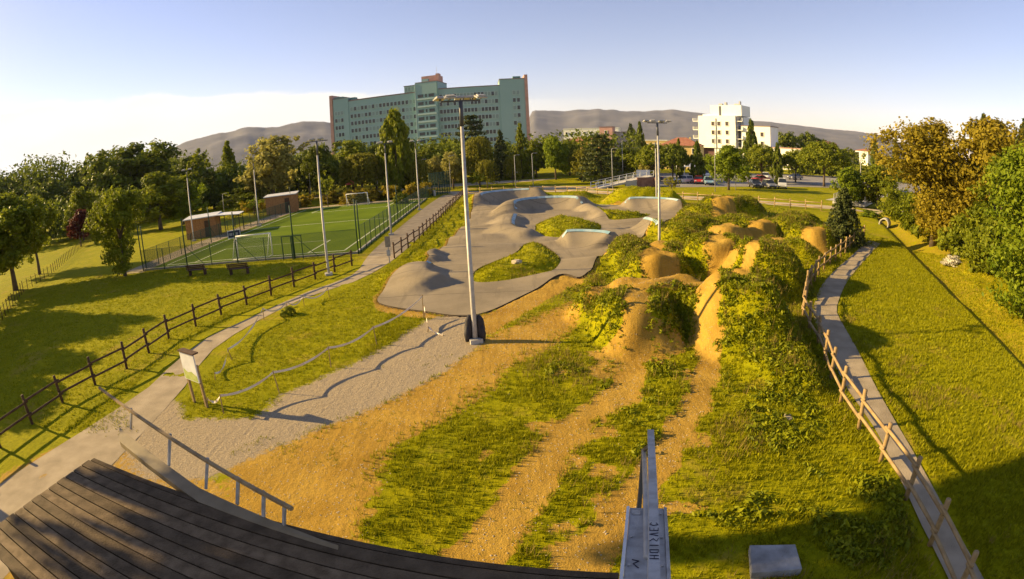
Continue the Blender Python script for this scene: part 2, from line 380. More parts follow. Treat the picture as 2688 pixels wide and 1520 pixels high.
def hz(x, y):
    x = np.asarray(x, float); y = np.asarray(y, float)
    near = (np.abs(x) < 80) & (y > 0) & (y < 100)
    h = np.where(near, np.maximum(berm_h(x, y), mound_h(x, y) * sstep(0.75, 2.2, segdist(x, y, PATHR)[0])), 0.0)
    # grass islands of the pump track rise a little
    for p, a in zip(ISL, (0.5, 0.5, 0.4)):
        d, _ = segdist(x, y, p, True); m = pip(x, y, p)
        h = np.where(m, h + a * sstep(0, 1.6, d), h)
    d, side = segdist(x, y, DITCH)
    m = (y < 66) & (y > -2)
    h = np.where(m, h - 0.34 * np.where(side < 0, 1 - sstep(0.15, 2.6, d), 1 - sstep(0.0, 0.2, d)), h)
    h = np.where(m & (side < 0), h + 1.5 * sstep(0.6, 9.0, d) * (1 - sstep(46, 64, y)), h)
    # small lumps where weeds grow
    w = np.where((x > 2) & (x < 34) & (y > 12) & (y < 72), 1.0, 0.35)
    tr = np.where(near, in_track(x, y), False)
    amp = np.where(near & ~tr & ~((x < -9) & (y > 40)), 1.0, 0.0)
    h = h + amp * w * ((fbm(x, y, 1.6, 3) - 0.5) * 0.42 + (fbm(x+50, y, 0.6, 3) - 0.5) * 0.24) * sstep(-0.05, 0.4, h + 0.1)
    return h

def lines(segs):
    out = []
    for a, b, s in segs:
        n = max(1, int(round((b - a) / s))); out += list(np.linspace(a, b, n, endpoint=False))
    return out
gx = lines([(-6000,-1500,900),(-1500,-400,220),(-400,-120,40),(-120,-45,5),(-45,-9,0.6),(-9,34,0.2),(34,46,0.4),(46,60,1.0),(60,130,5),(130,400,45),(400,1500,220),(1500,6001,900)]) + [6000]
gy = lines([(-1500,-200,260),(-200,-20,30),(-20,3,2),(3,34,0.2),(34,60,0.26),(60,84,0.35),(84,110,1.0),(110,260,8),(260,800,60),(800,2000,300),(2000,9001,1000)]) + [9000]
gx, gy = np.array(gx), np.array(gy)
X, Y = np.meshgrid(gx, gy); Xf, Yf = X.ravel(), Y.ravel()
Z = hz(Xf, Yf)
trk = np.zeros(len(Xf), bool); nr = (np.abs(Xf) < 30) & (Yf > 15) & (Yf < 90)
trk[nr] = in_track(Xf[nr], Yf[nr])
dT, _ = segdist(Xf[nr], Yf[nr], TRACK, True)
dl = dT.copy()
for p in ISL: dl = np.minimum(dl, segdist(Xf[nr], Yf[nr], p, True)[0])
zz = Z[nr]; zz = np.where(trk[nr], zz - 0.06 - 0.25 * sstep(0.0, 0.35, dl), zz); Z[nr] = zz

# bare earth, gravel and dry patches
LANES = [([(-1.01,7.84),(-0.12,9.93),(1.35,12.97),(3.3,15.2),(4.4,18.2),(4.9,20.6),(6.2,23.5),(7.6,27.2),(8.2,29.3),(9.0,32.5),(11.0,36.5),(15.6,37.4),(17.5,41.0)], 0.52),
         ([(0.85,7.29),(2.39,9.44),(4.28,12.57),(5.6,14.4),(6.9,17.2),(7.9,20.2),(9.6,24.0),(11.6,27.6),(12.2,29.8),(14.0,33.5),(17.6,36.6),(19.8,39.4),(22.6,43.5),(22.6,52.5)], 0.48),
         ([(11.0,24.2),(13.4,27.0),(14.6,30.2),(17.6,33.2),(22.4,35.6),(25.6,42.5)], 0.45),
         ([(20.5,50.2),(21.6,52.4),(23.4,54.4)], 0.9), ([(4.4,22.7),(6.4,22.8),(8.7,22.5)], 1.15), ([(7.9,26.9),(8.2,29.2)], 1.0), ([(11.6,27.4),(12.0,29.6)], 0.95), ([(14.4,29.6),(14.9,31.4)], 0.75),
         ([(15.9,35.6),(16.2,37.4)], 0.95), ([(19.2,37.2),(19.6,39.0)], 1.0), ([(22.3,34.2),(22.8,36.0)], 0.9), ([(21.9,51.8),(22.6,54.0)], 1.1)]
P_DIRT = smooth_poly([(-1.62,20.10),(-1.26,20.88),(0.69,23.20),(3.62,26.28),(4.94,26.79),(2.61,22.87),(1.12,19.21),(-0.51,16.84),(-2.03,14.37),(-2.76,12.76),(-3.11,11.00),(-3.11,8.95),(-3.30,7.76),(-4.85,7.10),(-7.01,8.91),(-8.11,11.17),(-7.58,12.35),(-5.59,14.19)])
P_DIRT2 = smooth_poly([(-6.72,25.59),(-4.24,23.96),(-2.00,23.63),(-1.11,21.10),(0.16,23.29),(2.75,27.61),(3.99,28.90),(2.80,30.24),(-1.63,23.57),(-3.94,24.53),(-6.75,26.65),(-7.68,28.77)], n=3)
P_GRAVEL = smooth_poly([(-11.98,15.02),(-10.98,13.84),(-9.47,13.85),(-8.37,14.13),(-7.89,15.90),(-6.77,17.62),(-5.45,19.97),(-4.16,23.36),(-2.79,24.35),(-1.82,23.60),(-1.24,20.41),(-2.48,17.73),(-3.81,15.56),(-5.47,13.78),(-7.26,11.93),(-8.46,10.28),(-10.98,10.20),(-13.08,12.65),(-14.18,14.79)])
P_PAD = smooth_poly([(-12.11,4.60),(-16.37,8.42),(-12.81,12.69),(-9.03,10.81),(-4.84,8.79),(-3.21,7.33)])
def poly_mask(x, y, p, soft):
    d, _ = segdist(x, y, p, True); m = pip(x, y, p); s = np.where(m, d, -d)
    return sstep(-soft, soft, s)
dirt = np.zeros(len(Xf)); grav = np.zeros(len(Xf)); dry = np.zeros(len(Xf))
sel = (np.abs(Xf) < 60) & (Yf > -4) & (Yf < 100); xs, ys = Xf[sel], Yf[sel]
d = np.zeros(len(xs))
for pts, w in LANES:
    q, _ = segdist(xs, ys, smooth_poly(pts, False, 4)); q = q + (fbm(xs, ys, 0.9, 3) - 0.5) * 0.75; d = np.maximum(d, 1 - sstep(w * 0.72, w * 1.45, q))
wob = (fbm(xs, ys, 2.5) - 0.5)
d = np.maximum(d, poly_mask(xs + wob * 2.5, ys + wob * 2, P_DIRT, 0.9))
d = np.maximum(d, poly_mask(xs, ys, P_DIRT2, 0.3))
dTT, _ = segdist(xs, ys, TRACK, True)
d = np.maximum(d, 0.75 * (1 - sstep(0.1, 0.5, dTT)))
patchy = lambda x, y: 0.72 * sstep(0.55, 0.67, fbm(x+11, y+5, 1.3, 4)) * ((x > -5) & (x < 1.2 + 0.33*y) & (y < 19))
d = np.maximum(d, patchy(xs, ys)); d = np.maximum(d, poly_mask(xs, ys, P_PAD, 0.8))
g_ = np.maximum(poly_mask(xs + wob, ys + wob, P_GRAVEL, 0.7), 0.45 * poly_mask(xs, ys, P_PAD, 0.8))
dirt[sel] = d; grav[sel] = g_
q, sd = segdist(xs, ys, DITCH)
dry[sel] = np.where((sd < 0) & (ys < 60), 1 - sstep(2, 7, q), 0)

def ground_material():
    m = bpy.data.materials.new('ground'); m.use_nodes = True; nt = m.node_tree; N = nt.nodes; K = nt.links
    b = N['Principled BSDF']; b.inputs['Roughness'].default_value = 0.95; b.inputs['Specular IOR Level'].default_value = 0.05
    tcn = N.new('ShaderNodeTexCoord')
    def noi(s, det=4, r=0.55):
        n = N.new('ShaderNodeTexNoise'); n.inputs['Scale'].default_value = s; n.inputs['Detail'].default_value = det; n.inputs['Roughness'].default_value = r
        K.new(tcn.outputs['Object'], n.inputs['Vector']); return n.outputs[0]
    def rng(v, a, b_, c=0.0, d_=1.0, ss=False):
        n = N.new('ShaderNodeMapRange'); n.inputs[1].default_value = a; n.inputs[2].default_value = b_; n.inputs[3].default_value = c; n.inputs[4].default_value = d_
        if ss: n.interpolation_type = 'SMOOTHSTEP'
        K.new(v, n.inputs[0]); return n.outputs[0]
    def mx(f, a, b_, blend='MIX'):
        n = N.new('ShaderNodeMix'); n.data_type = 'RGBA'; n.blend_type = blend
        for s_, v in (('Factor', f), ('A', a), ('B', b_)):
            if isinstance(v, tuple): n.inputs[s_].default_value = (*v, 1)
            elif isinstance(v, float): n.inputs[s_].default_value = v
            else: K.new(v, n.inputs[s_])
        return n.outputs['Result']
    def mth(op, a, b_):
        n = N.new('ShaderNodeMath'); n.operation = op
        for i, v in enumerate((a, b_)):
            if isinstance(v, float): n.inputs[i].default_value = v
            else: K.new(v, n.inputs[i])
        return n.outputs[0]
    def att(nm):
        n = N.new('ShaderNodeAttribute'); n.attribute_name = nm; return n.outputs['Fac']
    big, med, fine, grit = noi(0.09, 3), noi(0.8, 4), noi(5.0, 5, 0.65), noi(26.0, 4, 0.7)
    g = mx(rng(big, 0.35, 0.65), (0.260, 0.245, 0.002), (0.350, 0.310, 0.003))
    g = mx(rng(med, 0.3, 0.75), g, (0.200, 0.208, 0.002))
    g = mx(rng(fine, 0.45, 0.75, 0.0, 0.55), g, (0.075, 0.085, 0.002))
    g = mx(rng(grit, 0.5, 0.8, 0.0, 0.5), g, (0.36, 0.30, 0.015))
    dg = mx(rng(fine, 0.35, 0.65), (0.26, 0.20, 0.010), (0.36, 0.27, 0.025))
    g = mx(mth('MULTIPLY', att('dry'), rng(med, 0.3, 0.6)), g, dg)
    worn = noi(0.33, 6, 0.7)
    g = mx(rng(worn, 0.56, 0.68, 0.0, 0.75), g, (0.34, 0.235, 0.045))
    di = mx(rng(med, 0.3, 0.7), (0.33, 0.190, 0.026), (0.45, 0.278, 0.046))
    di = mx(rng(grit, 0.58, 0.70, 0.0, 0.7), di, (0.50, 0.37, 0.17))
    di = mx(rng(fine, 0.55, 0.8, 0.0, 0.5), di, (0.19, 0.115, 0.035))
    mps = N.new('ShaderNodeMapping'); mps.inputs['Rotation'].default_value = (0, 0, 0.32); mps.inputs['Scale'].default_value = (5.0, 0.45, 1.0); K.new(tcn.outputs['Object'], mps.inputs[0])
    st = N.new('ShaderNodeTexNoise'); st.inputs['Scale'].default_value = 1.0; st.inputs['Detail'].default_value = 4; K.new(mps.outputs[0], st.inputs['Vector'])
    di = mx(rng(st.outputs[0], 0.5, 0.68, 0.0, 0.4), di, (0.21, 0.125, 0.022))
    di = mx(rng(big, 0.45, 0.7, 0.0, 0.3), di, (0.48, 0.32, 0.07))
    gr = mx(rng(grit, 0.35, 0.65), (0.22, 0.17, 0.105), (0.47, 0.38, 0.25))
    gr = mx(rng(med, 0.4, 0.7, 0.0, 0.5), gr, (0.34, 0.27, 0.17))
    pert = mth('ADD', mth('MULTIPLY', mth('SUBTRACT', fine, 0.5), 1.1), mth('MULTIPLY', mth('SUBTRACT', med, 0.5), 0.7))
    fd = rng(mth('ADD', att('dirt'), pert), 0.38, 0.62, ss=True)
    fg = rng(mth('ADD', att('gravel'), pert), 0.35, 0.65, ss=True)
    c = mx(fd, g, di); c = mx(fg, c, gr)
    K.new(c, b.inputs['Base Color'])
    bp = N.new('ShaderNodeBump'); bp.inputs['Strength'].default_value = 0.8; bp.inputs['Distance'].default_value = 0.07
    hsum = mth('ADD', mth('ADD', mth('MULTIPLY', fine, 0.9), mth('MULTIPLY', grit, 0.5)), mth('MULTIPLY', st.outputs[0], 0.35))
    K.new(hsum, bp.inputs['Height']); K.new(bp.outputs[0], b.inputs['Normal'])
    return m
nx, ny = len(gx), len(gy)
I = np.arange(nx * ny).reshape(ny, nx)
Fq = np.stack([I[:-1, :-1], I[:-1, 1:], I[1:, 1:], I[1:, :-1]], -1).reshape(-1, 4)
gm = np_mesh('ground', np.stack([Xf, Yf, Z], 1), Fq, 4, ground_material(),
             {'dirt': ('POINT', dirt), 'gravel': ('POINT', grav), 'dry': ('POINT', dry)}, smooth=True)
struct(link('ground', gm))
def gz(x, y): return float(hz(np.array([x]), np.array([y]))[0])

# ------------------------------------------------------------------ pump track surface
def cdt_sheet(outer, holes, step, zfun):
    vs = []; es = []
    for ring in [outer] + holes:
        o = len(vs); n = len(ring); vs += [Vector(p) for p in ring]; es += [(o + i, o + (i + 1) % n) for i in range(n)]
    x0, x1 = min(p[0] for p in outer), max(p[0] for p in outer); y0, y1 = min(p[1] for p in outer), max(p[1] for p in outer)
    A, B = np.meshgrid(np.arange(x0, x1, step), np.arange(y0, y1, step)); A, B = A.ravel(), B.ravel()
    A = A + (RNG.random(len(A)) - 0.5) * step * 0.2
    m = pip(A, B, outer); dd, _ = segdist(A, B, outer, True)
    for h in holes: m &= ~pip(A, B, h); dd = np.minimum(dd, segdist(A, B, h, True)[0])
    m &= dd > step * 0.4
    vs += [Vector((a, b)) for a, b in zip(A[m], B[m])]
    V2, E2, F2 = delaunay_2d_cdt(vs, es, [], 0, 1e-5)[:3]
    P = np.array([(v.x, v.y) for v in V2]); T = np.array([f for f in F2 if len(f) == 3])
    c = P[T].mean(1); k = pip(c[:, 0], c[:, 1], outer)
    for h in holes: k &= ~pip(c[:, 0], c[:, 1], h)
    T = T[k]; q = P[T]; ar = (q[:,1,0]-q[:,0,0])*(q[:,2,1]-q[:,0,1]) - (q[:,1,1]-q[:,0,1])*(q[:,2,0]-q[:,0,0])
    T[ar < 0] = T[ar < 0][:, ::-1]
    return np.column_stack([P, zfun(P[:, 0], P[:, 1])]), T
zt = lambda x, y: berm_h(x, y) + 0.05
TV, TT = cdt_sheet(TRACK, ISL, 0.26, zt)
pump = thing('pump_track', 'grey asphalt pump track with banked turns and grass islands beyond the tall lamp post', 'pump track', (-2, 27, 0))
def rel(o, p):
    o.parent = p; o.matrix_parent_inverse = Matrix.Translation(-Vector(p.location)) if p.rotation_euler.z == 0 else p.matrix_basis.inverted(); return o
rel(link('riding_surface', np_mesh('riding_surface', TV, TT, 3, MT['asphalt'], smooth=True)), pump)
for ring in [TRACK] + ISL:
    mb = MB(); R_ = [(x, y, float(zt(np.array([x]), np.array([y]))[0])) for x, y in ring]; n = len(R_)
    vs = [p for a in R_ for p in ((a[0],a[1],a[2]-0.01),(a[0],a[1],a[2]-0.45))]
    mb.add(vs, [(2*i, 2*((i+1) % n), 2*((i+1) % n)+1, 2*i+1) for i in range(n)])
    rel(mb.build('edge_skirt', MT['asphalt_edge_shade']), pump)
def coping(pts, sg_, width=0.24):
    mb = MB(); vs = []; n = len(pts) - 1
    for i, p in enumerate(pts):
        a, b = Vector(pts[max(i-1,0)]), Vector(pts[min(i+1,n)]); d = (b-a).normalized(); nr_ = Vector((d.y, -d.x)) * sg_
        for r in (width, -0.04):
            x, y = p[0] + nr_.x*r, p[1] + nr_.y*r
            vs.append((x, y, float(zt(np.array([x]), np.array([y]))[0]) + 0.05))
    mb.add(vs, [(2*i, 2*i+2, 2*i+3, 2*i+1) for i in range(n)])
    rel(mb.build('coping_line', MT['bluepaint']), pump)
for k, i0, i1 in ((2,3,12),(3,1,13),(4,0,4),(5,2,13),(6,2,12),(7,2,13),(0,0,3)):
    coping(LIPS[k][0][i0:i1+1], LIPS[k][4])
coping([(8.4,68.6),(10.0,67.2),(12.0,66.0),(13.6,65.2)], 1, 0.3)
def ribbon(name, left, right, z, m, parent=None, cross=2, follow=True, n=4):
    Lp, Rp = smooth_poly(left, False, n), smooth_poly(right, False, n)
    def resample(P, k):
        P = np.array(P); s = np.r_[0, np.cumsum(np.hypot(*np.diff(P, axis=0).T))]; t = np.linspace(0, s[-1], k)
        return np.column_stack([np.interp(t, s, P[:, 0]), np.interp(t, s, P[:, 1])])
    k = max(len(Lp), len(Rp)); A, B = resample(Lp, k), resample(Rp, k)
    vs = []
    for i in range(k):
        for j in range(cross + 1):
            p = A[i] + (B[i] - A[i]) * j / cross; vs.append((p[0], p[1]))
    vs = np.array(vs); zz = hz(vs[:, 0], vs[:, 1]) + z if follow else np.full(len(vs), z)
    fs = []
    for i in range(k - 1):
        for j in range(cross):
            a = i * (cross + 1) + j; fs.append((a, a + 1, a + cross + 2, a + cross + 1))
    fs = np.array(fs); q = vs[fs]; ar = ((q[:,0,0]-q[:,2,0])*(q[:,1,1]-q[:,3,1]) - (q[:,1,0]-q[:,3,0])*(q[:,0,1]-q[:,2,1]))
    if ar.sum() < 0: fs = fs[:, ::-1]
    o = link(name, np_mesh(name, np.column_stack([vs, zz]), fs, 4, m, smooth=True), None)
    return o

# ------------------------------------------------------------------ paths
struct(ribbon('path', [(-17.0,4),(-15.5,10),(-14.43,15.12),(-14.65,17.96),(-14.83,22.04),(-13.67,25.46),(-12.27,30.05),(-10.35,34.21),(-11.0,41.2),(-11.3,54.9),(-11.4,78),(-11.0,94)],
              [(-12.0,4),(-12.0,10),(-12.51,15.85),(-13.47,19.71),(-13.34,22.84),(-11.95,28.51),(-9.59,32.41),(-8.6,37.4),(-8.2,43.6),(-8.0,57.5),(-7.8,78),(-7.6,94)], 0.012, MT['path'], cross=6))
struct(ribbon('path', [(30.99,38.65),(28.00,36.03),(18.53,27.08),(15.04,22.91),(13.53,20.62),(11.97,16.91),(10.71,13.51),(10.06,10.87),(8.75,7.07),(8.16,4.90),(7.2,1.0)],
              [(31.51,37.52),(28.88,35.14),(20.07,26.81),(15.88,22.02),(14.85,20.31),(13.46,16.95),(11.69,12.86),(10.04,8.16),(9.12,5.10),(8.9,4.0),(8.6,1.0)], 0.035, MT['path'], cross=4))
struct(ribbon('far_path', [(-14,104),(-7,99),(2,95.5),(10,92.5),(16.5,86),(23,78.5),(30,73.5),(38,67),(46,63),(60,58)],
              [(-9,93.5),(-5,92.2),(2,89.5),(9,88),(14,82.5),(19.5,75.5),(28,69),(36,63.5),(43.5,59.5),(58,53)], 0.016, MT['farpath'], cross=3))
struct(ribbon('far_path', [(4,104),(9,101),(15,97.6)], [(6.5,95),(10.5,93.5),(14.6,90.5)], 0.021, MT['farpath'], cross=2))
struct(ribbon('access_road', [(48,72),(53,76),(62,83),(78,92)], [(51.5,68),(57,72.5),(66,79),(82,88)], 0.02, MT['concrete'], cross=2))
mb = MB(); mb.prism([(22,100),(30,92),(62,96),(96,92),(120,120),(100,140),(40,138),(26,122)], -0.2, 0.024)
struct(mb.build('parking_lot', mat('parking_asphalt', (0.20,0.185,0.165), (0.28,0.26,0.23), 0.3, 0.9)))
mb = MB(); mb.prism([(-60,116),(-20,112),(6,118),(12,125),(-20,124),(-60,126)], -0.2, 0.02)
struct(mb.build('park_road', MT['farpath']))

# ------------------------------------------------------------------ football field
FX0, FX1, FY0, FY1 = -34.0, -12.4, 42.0, 88.0
mb = MB(); mb.prism([(FX0,FY0),(FX1,FY0),(FX1-0.9,FY1),(FX0-0.9,FY1)], -0.2, 0.03)
struct(mb.build('football_field', MT['turf']))
mb = MB(); mb.prism([(FX0-3.2,FY0-1),(FX0-0.02,FY0-1),(FX0-0.92,FY1+3),(FX0-4.6,FY1+3)], -0.2, 0.025); mb.prism([(FX0-0.9,FY1+0.02),(FX1-0.9,FY1+0.02),(FX1-0.9,FY1+3),(FX0-0.9,FY1+3)], -0.2, 0.022)
struct(mb.build('gravel_margin', MT['path']))
mb = MB(); mb.box(((FX0+FX1)/2, FY0-0.12, 0.06), (FX1-FX0+0.6, 0.2, 0.22)); mb.box((FX1+0.1-0.42, (FY0+FY1)/2, 0.05), (0.2, FY1-FY0, 0.2), rz=0.0195)
struct(mb.build('kerb', MT['concrete']))
def line_mark(pts, w=0.16, closed=False, z=0.036):
    mb = MB(); P = [Vector((x, y)) for x, y in pts] + ([Vector(pts[0])] if closed else [])
    for i, (a, b) in enumerate(zip(P[:-1], P[1:])):
        d = (b - a).normalized(); nrm = Vector((-d.y, d.x)) * w / 2; a2 = a - d * 0 ; z_ = z + 0.0008 * (i % 4)
        mb.add([(a2.x+nrm.x,a2.y+nrm.y,z_),(b.x+nrm.x,b.y+nrm.y,z_),(b.x-nrm.x,b.y-nrm.y,z_),(a2.x-nrm.x,a2.y-nrm.y,z_)], [(3,2,1,0)])
    o = mb.build('field_line', mat('field_line_paint', (0.55,0.58,0.42))); o.parent = bpy.data.objects['football_field']; return o
fx0, fx1, fy0, fy1 = FX0+1.4, FX1-1.4, FY0+1.6, FY1-1.8
line_mark([(fx0,fy0),(fx1,fy0),(fx1-0.8,fy1),(fx0-0.8,fy1)], closed=True)
mx_ = (fx0+fx1)/2; my = (fy0+fy1)/2
line_mark([(fx0-0.4,my),(fx1-0.4,my)])
line_mark([(mx_-6.0,fy0),(mx_-6.0,fy0+6.5),(mx_+6.0,fy0+6.5),(mx_+6.0,fy0)])
line_mark([(mx_-6.8,fy1),(mx_-6.8,fy1-6.5),(mx_+5.2,fy1-6.5),(mx_+5.2,fy1)])

def net_material(name, c, a, s):
    m = bpy.data.materials.new(name); m.use_nodes = True; nt = m.node_tree; b = nt.nodes['Principled BSDF']
    b.inputs['Base Color'].default_value = (*c, 1); b.inputs['Roughness'].default_value = 0.7
    t = nt.nodes.new('ShaderNodeTexCoord'); br = nt.nodes.new('ShaderNodeTexBrick'); br.offset = 0.0
    br.inputs['Color1'].default_value = (0,0,0,1); br.inputs['Color2'].default_value = (0,0,0,1); br.inputs['Mortar'].default_value = (1,1,1,1)
    br.inputs['Scale'].default_value = s; br.inputs['Mortar Size'].default_value = a; br.inputs['Brick Width'].default_value = 0.5; br.inputs['Row Height'].default_value = 0.5
    nt.links.new(t.outputs['UV'], br.inputs['Vector']); tr = nt.nodes.new('ShaderNodeBsdfTransparent'); ms = nt.nodes.new('ShaderNodeMixShader')
    nt.links.new(br.outputs['Color'], ms.inputs[0]); nt.links.new(tr.outputs[0], ms.inputs[1]); nt.links.new(b.outputs[0], ms.inputs[2])
    nt.links.new(ms.outputs[0], nt.nodes['Material Output'].inputs[0]); return m
MT['net'] = net_material('goal_net', (0.55,0.55,0.5), 0.014, 1.0)
MT['wire'] = net_material('wire_mesh', (0.02,0.06,0.035), 0.055, 1.0)
def sheet_uv(name, quads, m, parent, cell):
    """quads: lists of four points; uv in metres / cell"""
    me = bpy.data.meshes.new(name); vs = []; fs = []; uv = []
    for q in quads:
        o = len(vs); vs += q; fs.append((o,o+1,o+2,o+3))
        w = (Vector(q[1])-Vector(q[0])).length / cell; h = (Vector(q[3])-Vector(q[0])).length / cell
        uv += [0,0, w,0, w,h, 0,h]
    me.from_pydata(vs, [], fs); l = me.uv_layers.new(name='UVMap'); l.data.foreach_set('uv', uv); me.materials.append(m)
    return link(name, me, parent)
def goal(loc, w, h, d, label):
    g = thing('football_goal', label, 'goal', loc, 0)
    r = 0.055
    for s in (-1, 1):
        MB().tube([(s*w/2,0,0),(s*w/2,0,h)], r, 8).build('goal_post', MT['white'], g, True)
        MB().tube([(s*w/2,0,h),(s*w/2,-0.3,h*0.97),(s*w/2,-d,0.05),(s*w/2,0,0.05)], 0.03, 6).build('side_frame', MT['white'], g, True)
    MB().tube([(-w/2-r,0,h),(w/2+r,0,h)], r, 8).build('crossbar', MT['white'], g, True)
    MB().tube([(-w/2,-d,0.05),(w/2,-d,0.05)], 0.03, 6).build('ground_bar', MT['white'], g, True)
    sheet_uv('net', [[(-w/2,-d,0.05),(w/2,-d,0.05),(w/2,-0.3,h*0.96),(-w/2,-0.3,h*0.96)],
                     [(-w/2,-d,0.05),(-w/2,0,0.05),(-w/2,0,h*0.96),(-w/2,-0.3,h*0.96)],
                     [(w/2,-d,0.05),(w/2,0,0.05),(w/2,0,h*0.96),(w/2,-0.3,h*0.96)],
                     [(-w/2,-0.3,h*0.96),(w/2,-0.3,h*0.96),(w/2,0,h*0.98),(-w/2,0,h*0.98)]], MT['net'], g, 0.14)
    return g
g1 = goal((-22.6, fy0+0.5, 0.03), 3.6, 1.95, 1.2, 'white football goal with net at the near end of the green field')
g2 = goal((-24.2, fy1-0.2, 0.03), 3.6, 1.95, -1.2, 'white football goal at the far end of the green field')

# ------------------------------------------------------------------ wire fence round the field
POSTM = {}
def postmesh(h, r, m, n=6):
    k = (h, r, m, n)
    if k not in POSTM: POSTM[k] = MB().tube([(0,0,-0.25),(0,0,h-0.02),(0,0,h)], [r, r, r*0.8], n).mesh('post', MT[m], True)
    return POSTM[k]
UNIT = {}
def unitrail(r, m, n=6):
    k = (r, m, n)
    if k not in UNIT: UNIT[k] = MB().tube([(0,0,0),(0.5,0,0),(1,0,0)], [r, r*1.04, r*0.97], n).mesh('rail', MT[m], True)
    return UNIT[k]
def railobj(name, me, a, b, parent):
    a, b = Vector(a), Vector(b); d = b - a; o = link(name, me, parent)
    o.location = a - Vector(parent.location); o.rotation_euler = d.to_track_quat('X', 'Z').to_euler(); o.scale = (d.length, 1, 1); return o
def walk(pts, step):
    P = np.array(pts, float); s = np.r_[0, np.cumsum(np.hypot(*np.diff(P, axis=0).T))]; n = max(1, int(round(s[-1] / step)))
    t = np.linspace(0, s[-1], n + 1); return list(zip(np.interp(t, s, P[:, 0]), np.interp(t, s, P[:, 1])))
def wire_fence(pts, label, h_lo, h_hi, every, step):
    p0 = pts[0]; f = thing('wire_fence', label, 'fence', (p0[0], p0[1], 0)); W = walk(pts, step); qs = []; o_ = Vector((p0[0], p0[1], 0))
    for i, (x, y) in enumerate(W):
        hi = i % every == 0
        o = link('post', postmesh(h_hi if hi else h_lo, 0.06 if hi else 0.038, 'greenpost'), f, (x-p0[0], y-p0[1], 0))
        if hi and i and i < len(W) - 1:
            x2, y2 = W[i+1]; railobj('brace', unitrail(0.025, 'greenpost'), (x, y, h_lo), (x + (x2-x)*0.75, y + (y2-y)*0.75, 0.05), f)
    for (x, y), (x2, y2) in zip(W[:-1], W[1:]):
        qs.append([(x-p0[0],y-p0[1],0.05),(x2-p0[0],y2-p0[1],0.05),(x2-p0[0],y2-p0[1],h_lo),(x-p0[0],y-p0[1],h_lo)])
        railobj('wire', unitrail(0.012, 'greenpost', 4), (x, y, h_lo-0.02), (x2, y2, h_lo-0.02), f)
    sheet_uv('mesh_panel', qs, MT['wire'], f, 0.12)
    return f
wf = wire_fence([(FX0-0.3,FY0-0.4),(FX1+0.4,FY0-0.4)], 'dark green wire fence along the near end of the football field', 2.0, 4.4, 2, 2.75)
wire_fence([(FX1+0.45,FY0+0.2),(FX1-0.5,FY1+1.5)], 'green wire fence between the football field and the straight path', 2.2, 4.2, 9, 2.0)
wire_fence([(FX0-0.6,FY0+0.5),(FX0-1.6,FY1+1.5)], 'green wire fence along the far side of the football field by the huts', 1.9, 4.2, 6, 2.4)
# gate frames in the near fence
for px, lab in ((-18.1, 'narrow green steel gate frame standing in the field fence, left one of the pair'), (-17.15, 'narrow green steel gate frame standing in the field fence, right one of the pair')):
    gt = thing('gate_frame', lab, 'gate', (px, FY0-0.65, 0), 0)
    for s in (-0.42, 0.42): MB().box((s,0,0.95), (0.06,0.06,1.9)).build('upright', MT['greenpost'], gt)
    MB().box((0,0,1.93), (0.9,0.06,0.06)).build('top_bar', MT['greenpost'], gt)
# tall ball-stop panel at the end of the path
bs = thing('ball_stop_fence', 'tall dark green ball stop panel at the far end of the straight path', 'fence', (-13.2, 93.2, 0), math.radians(52))
for i in range(9): MB().box((i*0.62,0,2.0), (0.10,0.08,4.0)).build('post', MT['greenpost'], bs)
for k in range(2): MB().box((2.5,0,0.2+k*3.7), (5.1,0.1,0.08)).build('rail', MT['greenpost'], bs)
sheet_uv('mesh_panel', [[(0,0.06,0.1),(5,0.06,0.1),(5,0.06,4),(0,0.06,4)]], net_material('dense_mesh', (0.02,0.06,0.035), 0.09, 1.0), bs, 0.15)
MB().box((0.6,-0.5,0.5),(0.3,0.3,1.0)).build('footing', MT['concrete'], bs)

# ------------------------------------------------------------------ post and rail fences
def rail_fence(pts, label, step, m, r=0.055, h=1.15, rails=(0.42, 0.95), off=0.05, lean=0.0):
    p0 = pts[0]; f = thing('rail_fence', label, 'fence', (p0[0], p0[1], 0)); W = walk(pts, step); rnd = random.Random(int(p0[0]*10))
    me = postmesh(h, r, m, 7); rm = unitrail(r*0.72, m, 6)
    Zs = [gz(x, y) for x, y in W]
    for (x, y), z in zip(W, Zs):
        o = link('post', me, f, (x-p0[0], y-p0[1], z)); o.rotation_euler = (rnd.uniform(-.04,.04), rnd.uniform(-.04,.04), rnd.random()*6); o.scale = (1,1,rnd.uniform(.95,1.08))
    for i in range(len(W) - 1):
        (x, y), (x2, y2) = W[i], W[i+1]
        d = Vector((y2-y, -(x2-x), 0)).normalized() * off
        for k, rh in enumerate(rails):
            j = 0.035 * (1 if (i + k) % 2 else -1)
            e = Vector((x2-x, y2-y, 0)).normalized() * 0.10
            railobj('rail', rm, Vector((x, y, Zs[i]+rh+j)) + d - e, Vector((x2, y2, Zs[i+1]+rh+j)) + d + e, f)
    return f
rail_fence([(-18.4,8.0),(-18.10,15.28),(-17.11,17.14),(-17.29,22.13),(-15.91,26.45),(-14.08,30.57),(-12.26,34.68),(-11.32,37.17)], 'dark brown post and rail fence along the left side of the shaded path', 2.0, 'wood_dark', 0.07, 1.2, off=0.07)
rail_fence([(-8.5,38.9),(-7.9,46),(-7.6,57.5),(-7.4,75),(-7.2,89.5)], 'brown post and rail fence between the straight path and the pump track', 2.0, 'wood_dark', 0.06, 1.15)
rail_fence([(-6.4,90.8),(0,88.4),(6,87.4),(9.1,86.1),(13.3,80.9),(18.5,74.0),(27.0,67.0),(32.5,63.4),(38.6,58.8)], 'pale wooden rail fence along the far path behind the mounds', 2.1, 'wood_pale', 0.08, 1.2)
